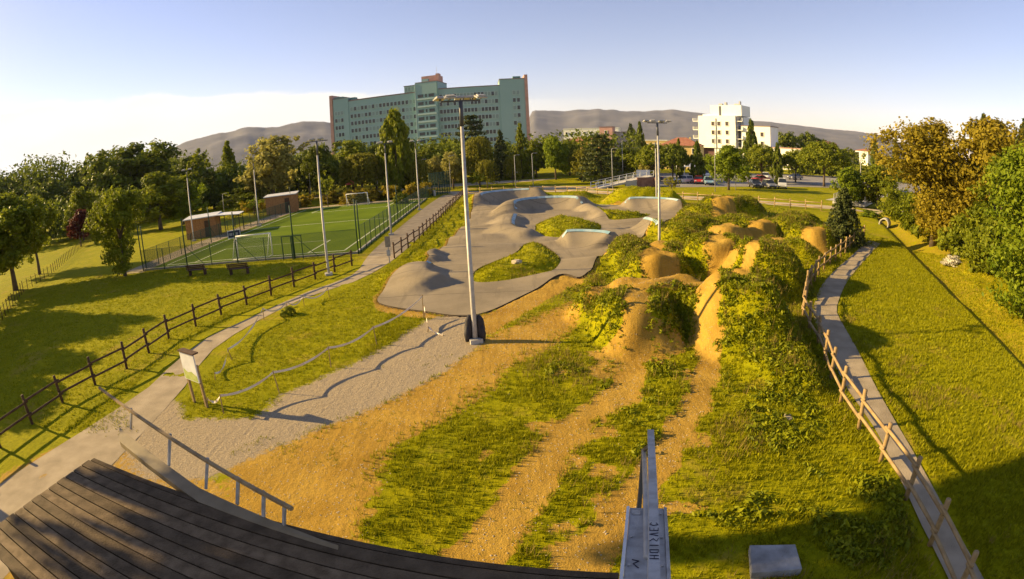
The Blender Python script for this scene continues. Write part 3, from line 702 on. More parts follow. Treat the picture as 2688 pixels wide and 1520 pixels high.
rail_fence([(31.19,39.79),(23.09,32.35),(18.68,28.27),(15.40,24.34),(12.99,20.75),(11.72,16.97),(10.17,13.58),(9.74,12.03),(9.04,8.67),(8.79,7.40),(8.14,5.05),(7.3,2.6)], 'peeled-log rail fence beside the narrow path on the right', 1.75, 'wood_far', 0.07, 1.2, off=0.06)
# thin stake fence at the left edge
sf = thing('stake_fence', 'low wire fence on thin dark stakes under the trees at the left edge', 'fence', (-30,20,0))
W = walk([(-39.19,25.60),(-49.44,36.82),(-54.20,45.82),(-64.84,60.01),(-82.09,83.59)], 1.5)
for x, y in W: link('stake', postmesh(1.2, 0.04, 'wood_dark', 5), sf, (x+30, y-20, 0))
for (x,y),(x2,y2) in zip(W[:-1], W[1:]):
    for hh in (0.45, 0.95): railobj('wire', unitrail(0.012,'wood_dark',4), (x,y,hh), (x2,y2,hh), sf)

# ------------------------------------------------------------------ light masts
def mast(loc, h, label, heads, rz=0.0, r=0.095):
    p = thing('floodlight_mast', label, 'light mast', loc, rz)
    MB().tube([(0,0,-0.2),(0,0,0.6),(0,0,h*0.9)], [r, r*0.97, r*0.62], 12).build('pole', MT['steel'], p, True)
    MB().tube([(0,0,h*0.9),(0,0,h)], [r*0.78, r*0.7], 12).build('sleeve', MT['steel_dark'], p, True)
    if heads:
        MB().beam((-0.75,0,h+0.03), (0.75,0,h+0.03), 0.06, 0.06).build('cross_arm', MT['steel_dark'], p)
    for hx, hy, hr, tilt in heads:
        b = MB(); M = Matrix.Translation((hx,hy,h+0.16)) @ Matrix.Rotation(hr,4,'Z') @ Matrix.Rotation(tilt,4,'X')
        b.boxm(M @ Matrix.Translation((0,0,0)), (0.44,0.28,0.05)); b.boxm(M @ Matrix.Translation((0,0,0.05)), (0.32,0.18,0.055))
        fl = b.build('floodlight', MT['greysteel'], p)
        b = MB(); b.boxm(M @ Matrix.Translation((0,0,-0.035)), (0.39,0.23,0.012)); b.build('lens', MT['white'], fl)
        b = MB(); b.boxm(Matrix.Translation((hx,hy*0.5,h+0.1)), (0.05,abs(hy)+0.05,0.05)); b.build('bracket', MT['steel_dark'], p)
    MB().box((0,0,0.02), (0.5,0.5,0.3)).build('footing', MT['concrete'], p)
    return p
HD = [(-0.5,0.18,0.25,-0.25),(-0.4,-0.2,-0.2,0.3),(0.45,0.2,-0.25,-0.25),(0.52,-0.2,0.2,0.3)]
H1 = [(-0.28,0.2,0.0,-0.2),(0.28,0.2,0.0,-0.2)]
mast((-1.55,20.45)+(0.0,), 9.35, 'tall steel floodlight mast with black pads round its foot in the centre', [(-0.75,0.2,0.5,-0.35),(-0.45,-0.3,-0.1,0.35),(0.45,0.3,-0.35,-0.3),(0.75,-0.1,0.25,0.35),(0.1,0.42,0,-0.4)], 0.3, 0.105)
mast(((10.98,38.53))+(0.1,), 8.95, 'steel floodlight mast standing among the weedy mounds right of centre', [(-0.8,0.15,0.3,-0.2),(-0.4,-0.25,0,0.3),(0.4,0.25,0,-0.3),(0.85,-0.1,-0.2,0.25)], 0.0, 0.105)
mast(((17.89,63.97))+(0.2,), 7.6, 'steel pole rising behind the mast on the weedy mounds', [], 0.0, 0.10)
mast(((-12.21,34.44))+(0.0,), 8.95, 'floodlight mast behind the dark rail fence at the near corner of the field', H1, 0.4)
mast(((-39.68,59.91))+(0.0,), 8.95, 'floodlight mast beside the orange hut left of the field', HD, 0.2)
mast(((-33.92,68.54))+(0.0,), 8.7, 'bare-topped light pole on the far side of the field between the huts', [], 0.0)
mast(((-11.19,50.71))+(0.0,), 8.7, 'floodlight mast halfway along the straight path', HD, 0.2)
mast(((-11.70,71.76))+(0.0,), 9.1, 'floodlight mast at the far end of the straight path', HD, 0.2)
def street_lamp(loc, h, label, arm=0.6, rz=0.0):
    p = thing('street_lamp', label, 'street lamp', loc, rz, 'street lamps in the park')
    MB().tube([(0,0,-0.2),(0,0,h)], [0.07,0.045], 8).build('pole', MT['greysteel'], p, True)
    MB().tube([(0,0,h),(arm*0.5,0,h+0.12),(arm,0,h+0.12)], 0.035, 6).build('arm', MT['greysteel'], p, True)
    MB().box((arm+0.18,0,h+0.11), (0.42,0.2,0.09)).build('lamp_head', MT['greysteel'], p)
for s_, h_, lb in (((-21.08,104.29),8.6,'slim lamp post in front of the tall poplar'),((-26.59,111.14),8.3,'slim lamp post left of the tall poplar behind the far goal'),((-40.09,107.04),5.6,'street lamp behind the near corner mast, left of the far goal'),
    ((1.62,100.60),6.0,'lamp post on the lawn left of the bright green tree'),((4.88,101.60),6.2,'lamp post just left of the bright green tree on the lawn'),((16.70,85.58),6.8,'lamp post in front of the footbridge end'),((22.05,102.46),8.2,'tall lamp post right of the footbridge by the dark cedar'),
    ((33.32,83.20),8.6,'slim pole standing before the white apartment block'),((38.46,86.29),8.0,'slim pole in front of the leafy tree at the parking lot'),((48.91,63.81),7.6,'lamp post by the hedge right of the parking lot'),((66.68,77.09),6.0,'short lamp post half hidden by the bronze tree'),
    ((-16.60,107.85),6.2,'thin lamp post left of the ball stop panel'),((-10.72,104.81),6.6,'thin lamp post behind the ball stop panel'),((-52.42,91.13),4.2,'short street lamp above the shrubs behind the orange hut')):
    o = street_lamp((s_[0], s_[1], 0), h_, lb)

# black pads round the foot of the central mast
cx_, cy_ = (-1.55,20.45)
for s, lab in ((-1, 'black foam crash pad leaning on the left of the central mast foot'), (1, 'black foam crash pad leaning on the right of the central mast foot')):
    b = MB(); pts = []
    for k in range(9):
        t = math.pi * k / 8; pts.append((s*0.16 + s*0.30*math.sin(t)*1.0, 0.10 - 0.06*math.cos(t)*0, 0))
    b.tube([(s*0.22,0.1,0.05),(s*0.25,0.1,0.5),(s*0.22,0.08,0.9),(s*0.17,0.06,1.1)], [0.13,0.17,0.15,0.07], 10)
    b.tube([(s*0.30,-0.02,0.05),(s*0.31,0,0.35),(s*0.28,0,0.7)], [0.10,0.13,0.08], 8)
    o = b.build('crash_pad', MT['black'], None, True, (cx_, cy_, 0.0)); tag(o, lab, 'crash pad', 'crash pads at the mast foot')

# ------------------------------------------------------------------ start platform in the foreground
DZ = 3.0
dk = thing('start_platform', 'dark plank start platform with cream edge board and railing at the bottom left', 'platform', (0, 0, 0))
e0, e1 = Vector((-4.79,5.63,3.00)), Vector((1.04,4.32,3.00))
u = (e1 - e0).normalized(); v = Vector((u.y, -u.x, 0))         # u along the planks, v towards the camera
pw = 0.235
sA, sB = -3.2, (e1 - e0).length - 0.02
for i in range(13):
    c0 = e0 + u*sA + v*(0.02 + pw*(i+0.5)); c1 = e0 + u*(sB + 0.0*i) + v*(0.02 + pw*(i+0.5))
    b = MB(); b.beam(c0 - Vector((0,0,0.025+0.004*(i%3))), c1 - Vector((0,0,0.025+0.004*((i+1)%3))), pw-0.025, 0.05); b.build('plank', MT['plank%d' % ((i*7) % 3)], dk)
b = MB(); b.beam(e0+u*sA+v*1.5-Vector((0,0,0.16)), e0+u*sB+v*1.5-Vector((0,0,0.16)), 2.9, 0.16); b.build('under_frame', MT['wood_dark'], dk)
b = MB(); b.beam(e0+u*sA-v*0.06-Vector((0,0,0.18)), e0+u*sB-v*0.06-Vector((0,0,0.18)), 0.10, 0.30); b.build('edge_board', MT['plank'], dk)
for s in np.arange(sA+0.3, sB, 1.8):
    for w in (0.2, 2.8):
        p = e0 + u*float(s) + v*w; b = MB(); b.box((p.x, p.y, 1.35), (0.16,0.16,2.9)); b.build('support_post', MT['wood_dark'], dk)
# cream parapet that tapers away to the right, with a steel railing leaning out over it
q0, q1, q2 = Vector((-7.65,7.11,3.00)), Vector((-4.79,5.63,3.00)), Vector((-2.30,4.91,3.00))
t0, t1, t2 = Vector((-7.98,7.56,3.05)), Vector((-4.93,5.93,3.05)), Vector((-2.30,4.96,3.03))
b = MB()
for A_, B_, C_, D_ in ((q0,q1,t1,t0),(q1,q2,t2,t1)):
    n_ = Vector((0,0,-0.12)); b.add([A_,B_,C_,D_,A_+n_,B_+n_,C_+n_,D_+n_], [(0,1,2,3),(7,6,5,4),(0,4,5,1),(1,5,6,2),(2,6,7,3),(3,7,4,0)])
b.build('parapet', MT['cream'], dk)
rl = thing('hand_railing', 'grey steel railing with a brown wooden handrail beside the start platform', 'railing', tuple(q1))
RP = [(428,1094,424,1163),(521.7,1154,518,1228),(598.7,1201,596.5,1267),(664,1237,663,1300),(715,1265.5,714.6,1320)]
BP = [(-7.68,7.61,3.02),(-5.90,6.47,3.02),(-4.82,5.97,3.02),(-4.09,5.67,3.02),(-3.55,5.43,3.02),(-3.18,5.30,3.02)]
TP = [(-7.34,7.47,3.55),(-5.79,6.68,3.55),(-4.63,6.04,3.55),(-3.87,5.61,3.55),(-3.34,5.33,3.55),(-2.95,5.11,3.55)]
for A_, B_ in zip(BP, TP):
    b = MB(); b.beam(Vector(A_)-q1, Vector(B_)-q1, 0.035, 0.05); b.build('post', MT['greysteel'], rl)
hr0, hr1 = Vector((-8.99,8.26,3.58)), Vector((-2.79,4.97,3.58))
b = MB(); b.beam(hr0-q1, hr1-q1, 0.055, 0.045); b.build('handrail', MT['wood_far'], rl)

# grey box beam with steel guard rail right of the platform
gb = thing('guard_rail', 'grey painted steel beam with upright guard rail and scribbled graffiti at the bottom centre', 'railing', (0, 0, 0))
gA, gB = Vector((0.76,2.43,4.75)), Vector((1.08,3.74,4.45))
ux = (gB - gA).normalized()
b = MB(); b.beam(gA - ux*0.6, gB, 0.30, 0.03); b.build('beam_top', MT['greysteel'], gb)
sx = Vector((ux.y, -ux.x, 0)).normalized()
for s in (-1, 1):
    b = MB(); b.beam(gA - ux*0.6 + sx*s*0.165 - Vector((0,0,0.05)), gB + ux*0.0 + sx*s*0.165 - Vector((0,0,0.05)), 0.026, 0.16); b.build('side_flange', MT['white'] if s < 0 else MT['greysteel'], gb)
b = MB(); b.beam(gB + sx*-0.15 + ux*0.012 - Vector((0,0,0.06)), gB + sx*0.15 + ux*0.012 - Vector((0,0,0.06)), 0.02, 0.14); b.build('end_plate', MT['greysteel'], gb)
rA, rB = Vector((0.71,2.09,5.12)), Vector((1.54,5.46,4.25))
b = MB(); b.beam(rA, rB, 0.075, 0.05); b.build('top_rail', MT['greysteel'], gb)
rC, rD = Vector((0.87,2.85,4.72)), Vector((1.47,5.45,4.00))
b = MB(); b.tube([rC, rD], 0.028, 10); b.build('lower_rail', MT['steel'], gb, True)
b = MB(); b.beam(rD, rD - Vector((0,0,4.2)), 0.05, 0.05); b.build('upright', MT['steel_dark'], gb)
b = MB(); b.beam(rB - (rB-rA).normalized()*0.5 - Vector((0,0,0.02)), Vector((rD.x, rD.y, rD.z)), 0.04, 0.04); b.build('strut', MT['steel_dark'], gb)
p_ = gA + (gB-gA)*0.90 - sx*0.09
b = MB(); b.beam(p_, p_ + ux*0.09, 0.07, 0.045); b.build('clamp', MT['steel'], gb)
for q_ in (0.06, 0.5, 0.95):
    for s in (-1, 1):
        c_ = gB - ux*(0.05+q_) + sx*s*0.12; b = MB(); b.tube([c_ + Vector((0,0,0.01)), c_ + Vector((0,0,0.03))], 0.012, 6); b.build('bolt', MT['steel'], gb)
b = MB(); b.box((gB.x, gB.y-0.35, 2.2), (0.14,0.14,4.5)); b.build('support_post', MT['steel_dark'], gb)
# scribbled marks on the rail face
rdir = (rB - rA).normalized(); rs = Vector((rdir.y, -rdir.x, 0)).normalized(); rn = rs.cross(rdir)
if rn.z < 0: rn = -rn
ink = mat('black_ink', (0.015,0.012,0.03), rough=0.5)
o_ = rA + rdir*0.42 + rn*0.0285
GL = [[(0,0),(0,1),(0,.5),(.7,.5),(.7,1),(.7,0)],[(0,.1),(.6,0),(.65,1),(0,.9),(0,.1)],[(.3,0),(.35,1)],[(.7,1),(0,.8),(.6,.4),(0,0)],[(0,1),(.35,0),(.7,1)],[(.7,1),(0,1),(0,.5),(.5,.5),(0,.5),(0,0),(.7,0)],[(.7,.8),(.2,1),(0,.4),(.3,0),(.7,.2)]]
for i, g in enumerate(GL):
    b = MB()
    b.tube([o_ + rdir*(i*0.085 + ax*0.066) + rs*((ay-0.5)*0.06) for ax, ay in g], 0.0032, 5)
    b.build('letter', ink, gb)
b = MB(); b.tube([gA + ux*0.35 - sx*0.05 + Vector((0,0,0.017)), gA + ux*0.41 - sx*0.09 + Vector((0,0,0.017)), gA + ux*0.45 - sx*0.05 + Vector((0,0,0.017)), gA + ux*0.47 - sx*0.10 + Vector((0,0,0.017))], 0.005, 5); b.build('letter', ink, gb)

# concrete lid, rock and kicker ramp
lp = [(4.36,7.33,0.20),(5.29,7.05,0.20),(5.12,6.33,0.20),(4.11,6.55,0.20)]
lc = (sum(p[0] for p in lp)/4, sum(p[1] for p in lp)/4)
ld = thing('manhole_cover', 'square grey concrete slab lying in the shaded grass at the bottom right', 'concrete slab', (lc[0], lc[1], 0))
b = MB(); b.prism([((p[0]-lc[0])*1.0, (p[1]-lc[1])*1.0) for p in lp[::-1]], 0.04, 0.2); o = b.build('lid', mat('grey_slab', (0.19,0.185,0.17), (0.33,0.33,0.315), 2.2, 0.85, 0.3, 40, detail=8), ld)
bv = o.modifiers.new('b', 'BEVEL'); bv.width = 0.015; bv.segments = 2
b = MB(); b.prism([((p[0]-lc[0])*0.94, (p[1]-lc[1])*0.94) for p in lp[::-1]], -0.2, 0.05); b.build('rim', MT['concrete'], ld)
def rock(loc, s, label, seed):
    bm = bmesh.new(); bmesh.ops.create_icosphere(bm, subdivisions=2, radius=1); rr = random.Random(seed)
    for w in bm.verts: w.co *= rr.uniform(0.78,1.15); w.co.z *= 0.6
    me = bpy.data.meshes.new('rock'); bm.to_mesh(me); bm.free(); me.materials.append(MT['rubble'])
    return tag(link('rock', me, None, loc, (0,0,rr.random()*6), (s,s,s)), label, 'rock')
x_, y_ = (7.71,12.36); rock((x_, y_, 0.0), 0.2, 'pale flat rock in the grass on the right below the mound', 1)
x_, y_ = (0.36,32.82); rock((x_, y_, gz(x_, y_)+0.02), 0.35, 'pale flat stone on the grass island of the pump track', 2)
x_, y_ = (6.93,28.95); b = MB(); b.box((0,0,0.06), (1.0,0.45,0.12), 0.2); tag(b.build('plank_step', MT['wood_pale'], None, False, (x_*0.92, y_*0.92, gz(x_*0.92,y_*0.92)+0.08)), 'pale timber step on the grassy bank beside the pump track', 'step')
# info board
sg = thing('info_board', 'white information board with green print on two posts at the path fork', 'sign', (-10.95,14.84)+(0,), 0)
sgx = Vector((-10.66,14.74)+(0,)) - Vector((-11.52,15.22)+(0,)); wv = 0.85
ang = math.radians(-25); sg.rotation_euler = (0, 0, ang)
for s in (-1, 1): MB().box((s*wv/2, 0, 0.75), (0.09,0.09,1.6)).build('post', MT['wood_far'], sg)
MB().box((0,-0.07,1.45), (wv+0.1,0.05,1.0)).build('board', MT['white'], sg)
prt = mat('green_print', (0.32,0.40,0.06), (0.48,0.52,0.16), 5, 0.6)
b = MB(); b.add([(-0.44,-0.098,0.97),(0.44,-0.098,0.97),(0.44,-0.098,1.18),(0.1,-0.098,1.30),(-0.15,-0.098,1.24),(-0.44,-0.098,1.36)], [(0,1,2,3,4,5)]); b.build('print', prt, sg)
# back-side roof strip
MB().box((0,0,1.98), (wv+0.2,0.26,0.05)).build('cap', MT['wood_dark'], sg)

# plain notice board by the fence start
nb = thing('notice_board', 'small grey notice board on a post where the straight fence begins', 'sign', (-8.51,37.19)+(0,), 0)
MB().box((0,0,0.9), (0.06,0.06,1.8)).build('post', MT['greysteel'], nb)
MB().box((0,-0.05,1.55), (0.38,0.03,0.75)).build('panel', mat('notice_panel', (0.20,0.17,0.14), (0.30,0.26,0.2), 6), nb)
MB().box((0,-0.05,0.75), (0.26,0.03,0.42)).build('panel', MT['greysteel'], nb)

# barrier tape on stakes
tape_m = mat('barrier_tape', (0.72,0.68,0.60), (0.62,0.50,0.42), 1.5, 0.5)
def tape_run(stakes, hs, label, sag=0.18, leaning=0.1):
    p0 = stakes[0]; t = thing('barrier_tape', label, 'barrier tape', (p0[0], p0[1], 0)); rr = random.Random(int(p0[0]*100))
    tops = []
    for (x, y), h in zip(stakes, hs):
        z = gz(x, y); lx, ly = rr.uniform(-leaning, leaning), rr.uniform(-leaning, leaning)
        b = MB(); b.tube([(x-p0[0],y-p0[1],z-0.1),(x-p0[0]+lx,y-p0[1]+ly,z+h)], [0.022,0.018], 6); b.build('stake', MT['wood_far'], t)
        tops.append(Vector((x-p0[0]+lx*0.95, y-p0[1]+ly*0.95, z+h*0.92)))
    for a, b_ in zip(tops[:-1], tops[1:]):
        mb = MB(); n = 10; vs = []
        for i in range(n+1):
            q = a.lerp(b_, i/n); q.z -= sag * 4 * (i/n) * (1-i/n); tw = 0.6*math.sin(i*1.3)
            w = Vector((0.025*math.sin(tw), 0.025*math.sin(tw), 0.045*math.cos(tw))); vs += [q - w, q + w]
        mb.add(vs, [(2*i, 2*i+1, 2*i+3, 2*i+2) for i in range(n)])
        mb.build('tape', tape_m, t)
    return t
tape_run([(-4.15,23.94),(-5.61,20.53),(-6.91,18.20),(-8.18,15.96),(-9.66,14.27),(-10.63,14.74)], [1.15,0.85,0.85,0.85,0.75,0.3], 'white barrier tape on thin stakes along the gravel edge')
tape_run([(-10.28,28.56),(-11.31,27.13),(-12.35,26.98),(-12.72,24.67),(-11.77,19.13),(-11.54,17.04)], [0.6,0.6,0.3,0.65,0.55,0.3], 'white barrier tape on stakes beside the path above the info board', 0.3)
tape_run([(-4.07,23.81),(-3.69,21.93),(-2.94,21.34)], [0.7,0.25,0.06], 'loose end of barrier tape trailing on the gravel near the mast', 0.1)

# benches
def bench(loc, rz, label):
    b_ = thing('park_bench', label, 'bench', loc, rz, 'benches in front of the football field')
    for s in (-0.75, 0.75):
        b = MB(); b.box((s,0,0.22), (0.07,0.42,0.44)); b.boxm(Matrix.Translation((s,0.24,0.66)) @ Matrix.Rotation(-0.2,4,'X'), (0.06,0.06,0.5)); b.build('leg', MT['wood_dark'], b_)
    for k in range(4): MB().box((0,-0.17+0.115*k,0.46), (1.9,0.095,0.04)).build('seat_slat', MT['wood_dark'], b_)
    for k in range(3):
        b = MB(); b.boxm(Matrix.Translation((0,0.24+0.03*k,0.60+0.13*k)) @ Matrix.Rotation(-0.2,4,'X'), (1.9,0.03,0.10)); b.build('back_slat', MT['wood_dark'], b_)
bench((-25.05,37.66)+(0,), math.radians(182), 'dark wooden bench in front of the field, left one of the two')
bench((-20.45,36.74)+(0,), math.radians(182), 'dark wooden bench in front of the field, right one of the two')
# dark sign panel on the field side
ds = thing('banner_panel', 'small dark framed banner standing on the far touchline of the field', 'banner', (-32.13,57.67)+(0.03,), math.radians(25))
MB().box((0,0,0.55), (1.6,0.08,0.95)).build('frame', MT['white'], ds); MB().box((0,-0.05,0.57), (1.45,0.02,0.78)).build('panel', mat('dark_banner', (0.03,0.035,0.05), (0.05,0.05,0.07), 3), ds)
for k, w in enumerate((0.34,0.22,0.30)): MB().box((-0.4+0.38*k,-0.066,0.57), (w,0.008,0.30)).build('lettering', MT['greysteel'], ds)
for s in (-0.6,0.6): MB().box((s,0.2,0.25), (0.05,0.5,0.05)).build('foot', MT['white'], ds)

# huts
orange = mat('orange_wood', (0.30,0.14,0.045), (0.40,0.20,0.07), 5, 0.75); roofm = mat('pale_roof_sheet', (0.50,0.50,0.50), (0.60,0.60,0.58), 2, 0.6)
def hut(name, loc, rz, w, d, h, label, canopy):
    t = thing(name, label, 'hut', loc, rz)
    n = int(w/0.32)
    for i in range(n): MB().box((-w/2+(i+0.5)*w/n, -d/2, h/2), (w/n-0.02, 0.06, h-0.02*(i%2))).build('board', orange, t)
    b = MB(); b.box((0,d/2,h/2),(w,0.06,h)); b.box((-w/2+0.03,0,h/2),(0.06,d-0.14,h)); b.box((w/2-0.03,0,h/2),(0.06,d-0.14,h)); b.build('wall', orange, t)
    MB().box((w*0.22,-d/2-0.05,h*0.42),(0.8,0.05,h*0.82)).build('door', MT['wood_dark'], t)
    b = MB(); b.boxm(Matrix.Translation((0,0,h+0.12)) @ Matrix.Rotation(0.05,4,'X'), (w+0.5,d+0.6,0.12)); b.build('roof', roofm, t)
    if canopy:
        b = MB(); b.boxm(Matrix.Translation((w/2+1.7,-0.2,h-0.05)) @ Matrix.Rotation(0.08,4,'Y'), (3.6,d+0.8,0.06)); b.build('canopy', MT['white'], t)
        for sx_ in (0.6, 3.3):
            for sy_ in (-d/2, d/2): MB().box((w/2+sx_,sy_,h/2-0.1),(0.09,0.09,h-0.2)).build('canopy_post', MT['wood_dark'], t)
    return t
hut('kiosk_hut', (-40.27,63.72)+(0,), math.radians(18), 4.4, 3.2, 2.6, 'orange wooden kiosk with pale canopy left of the football field', True)
hut('wooden_shed', (-37.48,85.64)+(0,), math.radians(14), 5.2, 3.4, 3.0, 'orange wooden shed with flat roof behind the football field', False)

# small play house with red roof
ph = thing('play_house', 'small playground tower with red roof behind the far goal', 'play house', (-30.28,103.92)+(0,), 0.3)
for sx_ in (-0.7,0.7):
    for sy_ in (-0.7,0.7): MB().box((sx_,sy_,1.4),(0.12,0.12,2.8)).build('post', orange, ph)
MB().box((0,0,1.2),(1.6,1.6,0.12)).build('floor', orange, ph)
b = MB(); b.add([(-1.1,-1.1,2.7),(1.1,-1.1,2.7),(1.1,1.1,2.7),(-1.1,1.1,2.7),(0,0,3.6)], [(3,2,1,0),(0,1,4),(1,2,4),(2,3,4),(3,0,4)]); b.build('roof', mat('red_roof_sheet', (0.35,0.05,0.03), (0.45,0.08,0.05), 3), ph)
MB().box((1.6,-0.2,1.2),(0.1,1.6,2.0)).build('panel', MT['white'], ph)

# culvert mouth at the head of the ditch
x_, y_ = (40.17,47.53)
cv = MB(); 
for k in range(16):
    a, a2 = 2*math.pi*k/16, 2*math.pi*(k+1)/16
    ring = lambda r, t, yy: (r*math.cos(t), yy, r*math.sin(t))
    cv.add([ring(0.5,a,0),ring(0.5,a2,0),ring(0.62,a2,0),ring(0.62,a,0),ring(0.5,a,1.5),ring(0.5,a2,1.5),ring(0.62,a2,1.5),ring(0.62,a,1.5)], [(0,1,2,3),(4,5,1,0),(3,2,6,7),(7,6,5,4)])
tag(cv.build('culvert_pipe', MT['concrete'], None, True, (x_, y_, 0.1)), 'dark round culvert mouth at the head of the ditch', 'culvert').rotation_euler = (0,0,-0.9)

# ------------------------------------------------------------------ buildings
glass = mat('dark_glass', (0.02,0.024,0.028), rough=0.15, spec=0.5)
blind = mat('window_blind', (0.22,0.30,0.29), rough=0.6)
WIN = {}
def window_mesh(w, h, fr, pane, key):
    k = (w, h, key)
    if k not in WIN:
        b = MB(); b.box((0,-0.03,0), (w,0.06,h), 0, 0)
        t = 0.13
        b.box((-w/2-t/2,-0.06,0),(t,0.16,h+2*t),0,1); b.box((w/2+t/2,-0.06,0),(t,0.16,h+2*t),0,1); b.box((0,-0.06,h/2+t/2),(w,0.16,t),0,1); b.box((0,-0.09,-h/2-t/2),(w,0.22,t),0,1)
        WIN[k] = b.mesh('window', [pane, fr])
    return WIN[k]
class Facade:
    """a straight wall from p0 to p1 (left to right as seen), in the coordinates of its parent"""
    def __init__(s, parent, p0, p1):
        s.par = parent; o = Vector(parent.location)
        s.p0 = Vector((p0[0]-o.x, p0[1]-o.y, 0)); s.p1 = Vector((p1[0]-o.x, p1[1]-o.y, 0)); s.len = (s.p1-s.p0).length
        s.u = (s.p1-s.p0)/s.len; s.n = Vector((s.u.y, -s.u.x, 0)); s.rz = math.atan2(s.u.y, s.u.x)
    def at(s, a, z, out=0.0): return s.p0 + s.u*a + s.n*out + Vector((0,0,z))
    def block(s, name, a0, a1, z0, z1, depth, m, out=0.0):
        c = s.at((a0+a1)/2, (z0+z1)/2, out - depth/2); b = MB(); b.box((0,0,0), (a1-a0, depth, z1-z0))
        o = b.build(name, m, s.par); o.location = c; o.rotation_euler = (0,0,s.rz); return o
    def win(s, me, a, z, out=0.0, name='window'):
        o = link(name, me, s.par, s.at(a, z, out), (0,0,s.rz)); return o
teal = mat('teal_cladding', (0.25,0.385,0.37), (0.285,0.42,0.40), 0.06, 0.8); teal_d = mat('teal_dark', (0.12,0.22,0.205), (0.14,0.25,0.23), 0.1, 0.8)
teal_w = mat('pale_teal_trim', (0.42,0.55,0.52), rough=0.7); pinkw = mat('pink_brick', (0.42,0.24,0.19), (0.50,0.30,0.24), 0.5, 0.85); ridge = mat('roof_trim', (0.22,0.16,0.15), rough=0.8)
hp = thing('hospital_block', 'long teal many-windowed hospital block rising behind the park trees', 'building', (-33.68,245.00,8.25)[:2]+(0,))
hl, hcl, hcr, hr = (-80.47,250.00,27.87), (-37.24,243.00,22.96), (-28.31,241.00,22.11), (11.12,243.00,19.87)
w1 = window_mesh(1.25, 1.75, teal_w, glass, 'a'); w2 = window_mesh(1.25, 1.75, teal_w, blind, 'b')
rw = random.Random(5)
ZR = [31.3 - 3.42*k for k in range(8)]
FL = Facade(hp, hl, hcl); LL = FL.len
FL.block('wall', 1.2, LL, 0, 35.2, 15, teal); FL.block('parapet', 9.5, LL, 35.2, 35.7, 15.2, ridge, 0.1)
FL.block('stair_tower', 1.6, 9.4, 0, 37.0, 15.6, teal, 0.35); FL.block('stair_tower_cap', 2.2, 6.6, 37.0, 38.0, 8, teal_d, 0.0); FL.block('stair_tower_cap', 1.6, 9.4, 37.0, 37.25, 15.8, ridge, 0.45)
FL.block('end_wall', -0.3, 1.2, 0, 39.2, 15.4, pinkw, 0.6); FL.block('rooftop_unit', 10.2, 12.4, 35.7, 37.0, 3, teal_d, -1)
FL.block('upper_storey', LL-6.4, LL, 35.7, 38.6, 12, teal, -0.15); FL.block('parapet', LL-6.6, LL, 38.6, 38.9, 12.3, ridge, 0.05)
for z in ZR:
    for a in (2.9, 4.5, 6.1):
        FL.win(w1 if rw.random() < 0.6 else w2, a, z-1.2, 0.36)
    for i in range(18):
        a = 11.0 + i*(LL-12.0)/17.4
        FL.win(w1 if rw.random() < 0.74 else w2, a, z, 0.01)
for i in range(4): FL.win(w2, LL-5.4+i*1.5, 37.1, -0.14)
FC = Facade(hp, hcl, hcr); CL = FC.len
FC.block('centre_block', -0.5, CL+0.4, 0, 39.3, 14, teal, 1.6); FC.block('parapet', -0.6, CL+0.5, 39.3, 39.6, 14.2, ridge, 1.7)
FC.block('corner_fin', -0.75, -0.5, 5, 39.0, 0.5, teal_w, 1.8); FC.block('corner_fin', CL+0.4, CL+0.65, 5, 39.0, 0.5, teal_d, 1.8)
FC.block('penthouse', 1.2, CL-0.2, 39.6, 42.6, 7, pinkw, -2); FC.block('penthouse', CL-1.0, CL+0.4, 39.6, 43.2, 3, pinkw, -1.5); FC.block('roof_cornice', 2.5, 5.4, 39.6, 40.9, 1.5, teal, 1.2)
wL = window_mesh(2.5, 1.35, teal_d, glass, 'c'); wS = window_mesh(0.7, 1.35, teal_d, glass, 'd')
for k in range(8):
    z = 33.2 - 3.42*k
    FC.win(wL, CL*0.20, z, 1.61, 'loggia_window'); FC.win(wS, CL*0.48, z, 1.61); FC.win(wL, CL*0.76, z, 1.61, 'loggia_window')
    FC.block('balcony_band', 0.2, CL-0.2, z-1.75, z-1.1, 0.4, teal_w, 1.95)
FR = Facade(hp, hcr, hr); RL = FR.len
FR.block('wall', 0, RL-1.0, 0, 35.6, 15, teal); FR.block('parapet', 0.6, RL-10, 35.6, 36.0, 15.2, ridge, 0.1)
FR.block('stair_tower', RL-12.2, RL-1.2, 0, 38.4, 15.6, teal, 0.3); FR.block('parapet', RL-12.3, RL-1.1, 38.4, 38.7, 15.9, ridge, 0.4); FR.block('stair_tower_cap', RL-6.2, RL-2.8, 38.7, 39.6, 8, teal_d, 0)
FR.block('end_wall', RL-1.2, RL+0.2, 0, 40.2, 15.4, pinkw, 0.6)
for z in ZR:
    for i in range(17): FR.win(w1 if rw.random() < 0.62 else w2, 1.4 + i*(RL-15.2)/16.0, z+0.9, 0.01)
    for a in (RL-6.0, RL-4.2): FR.win(w1 if rw.random() < 0.5 else w2, a, z+0.9, 0.31)
b = MB(); b.tube([(0,0,0),(0,0,3.2)], 0.06, 5); o = b.build('antenna', MT['greysteel'], hp); o.location = FC.at(CL-0.6, 43.2, -2)

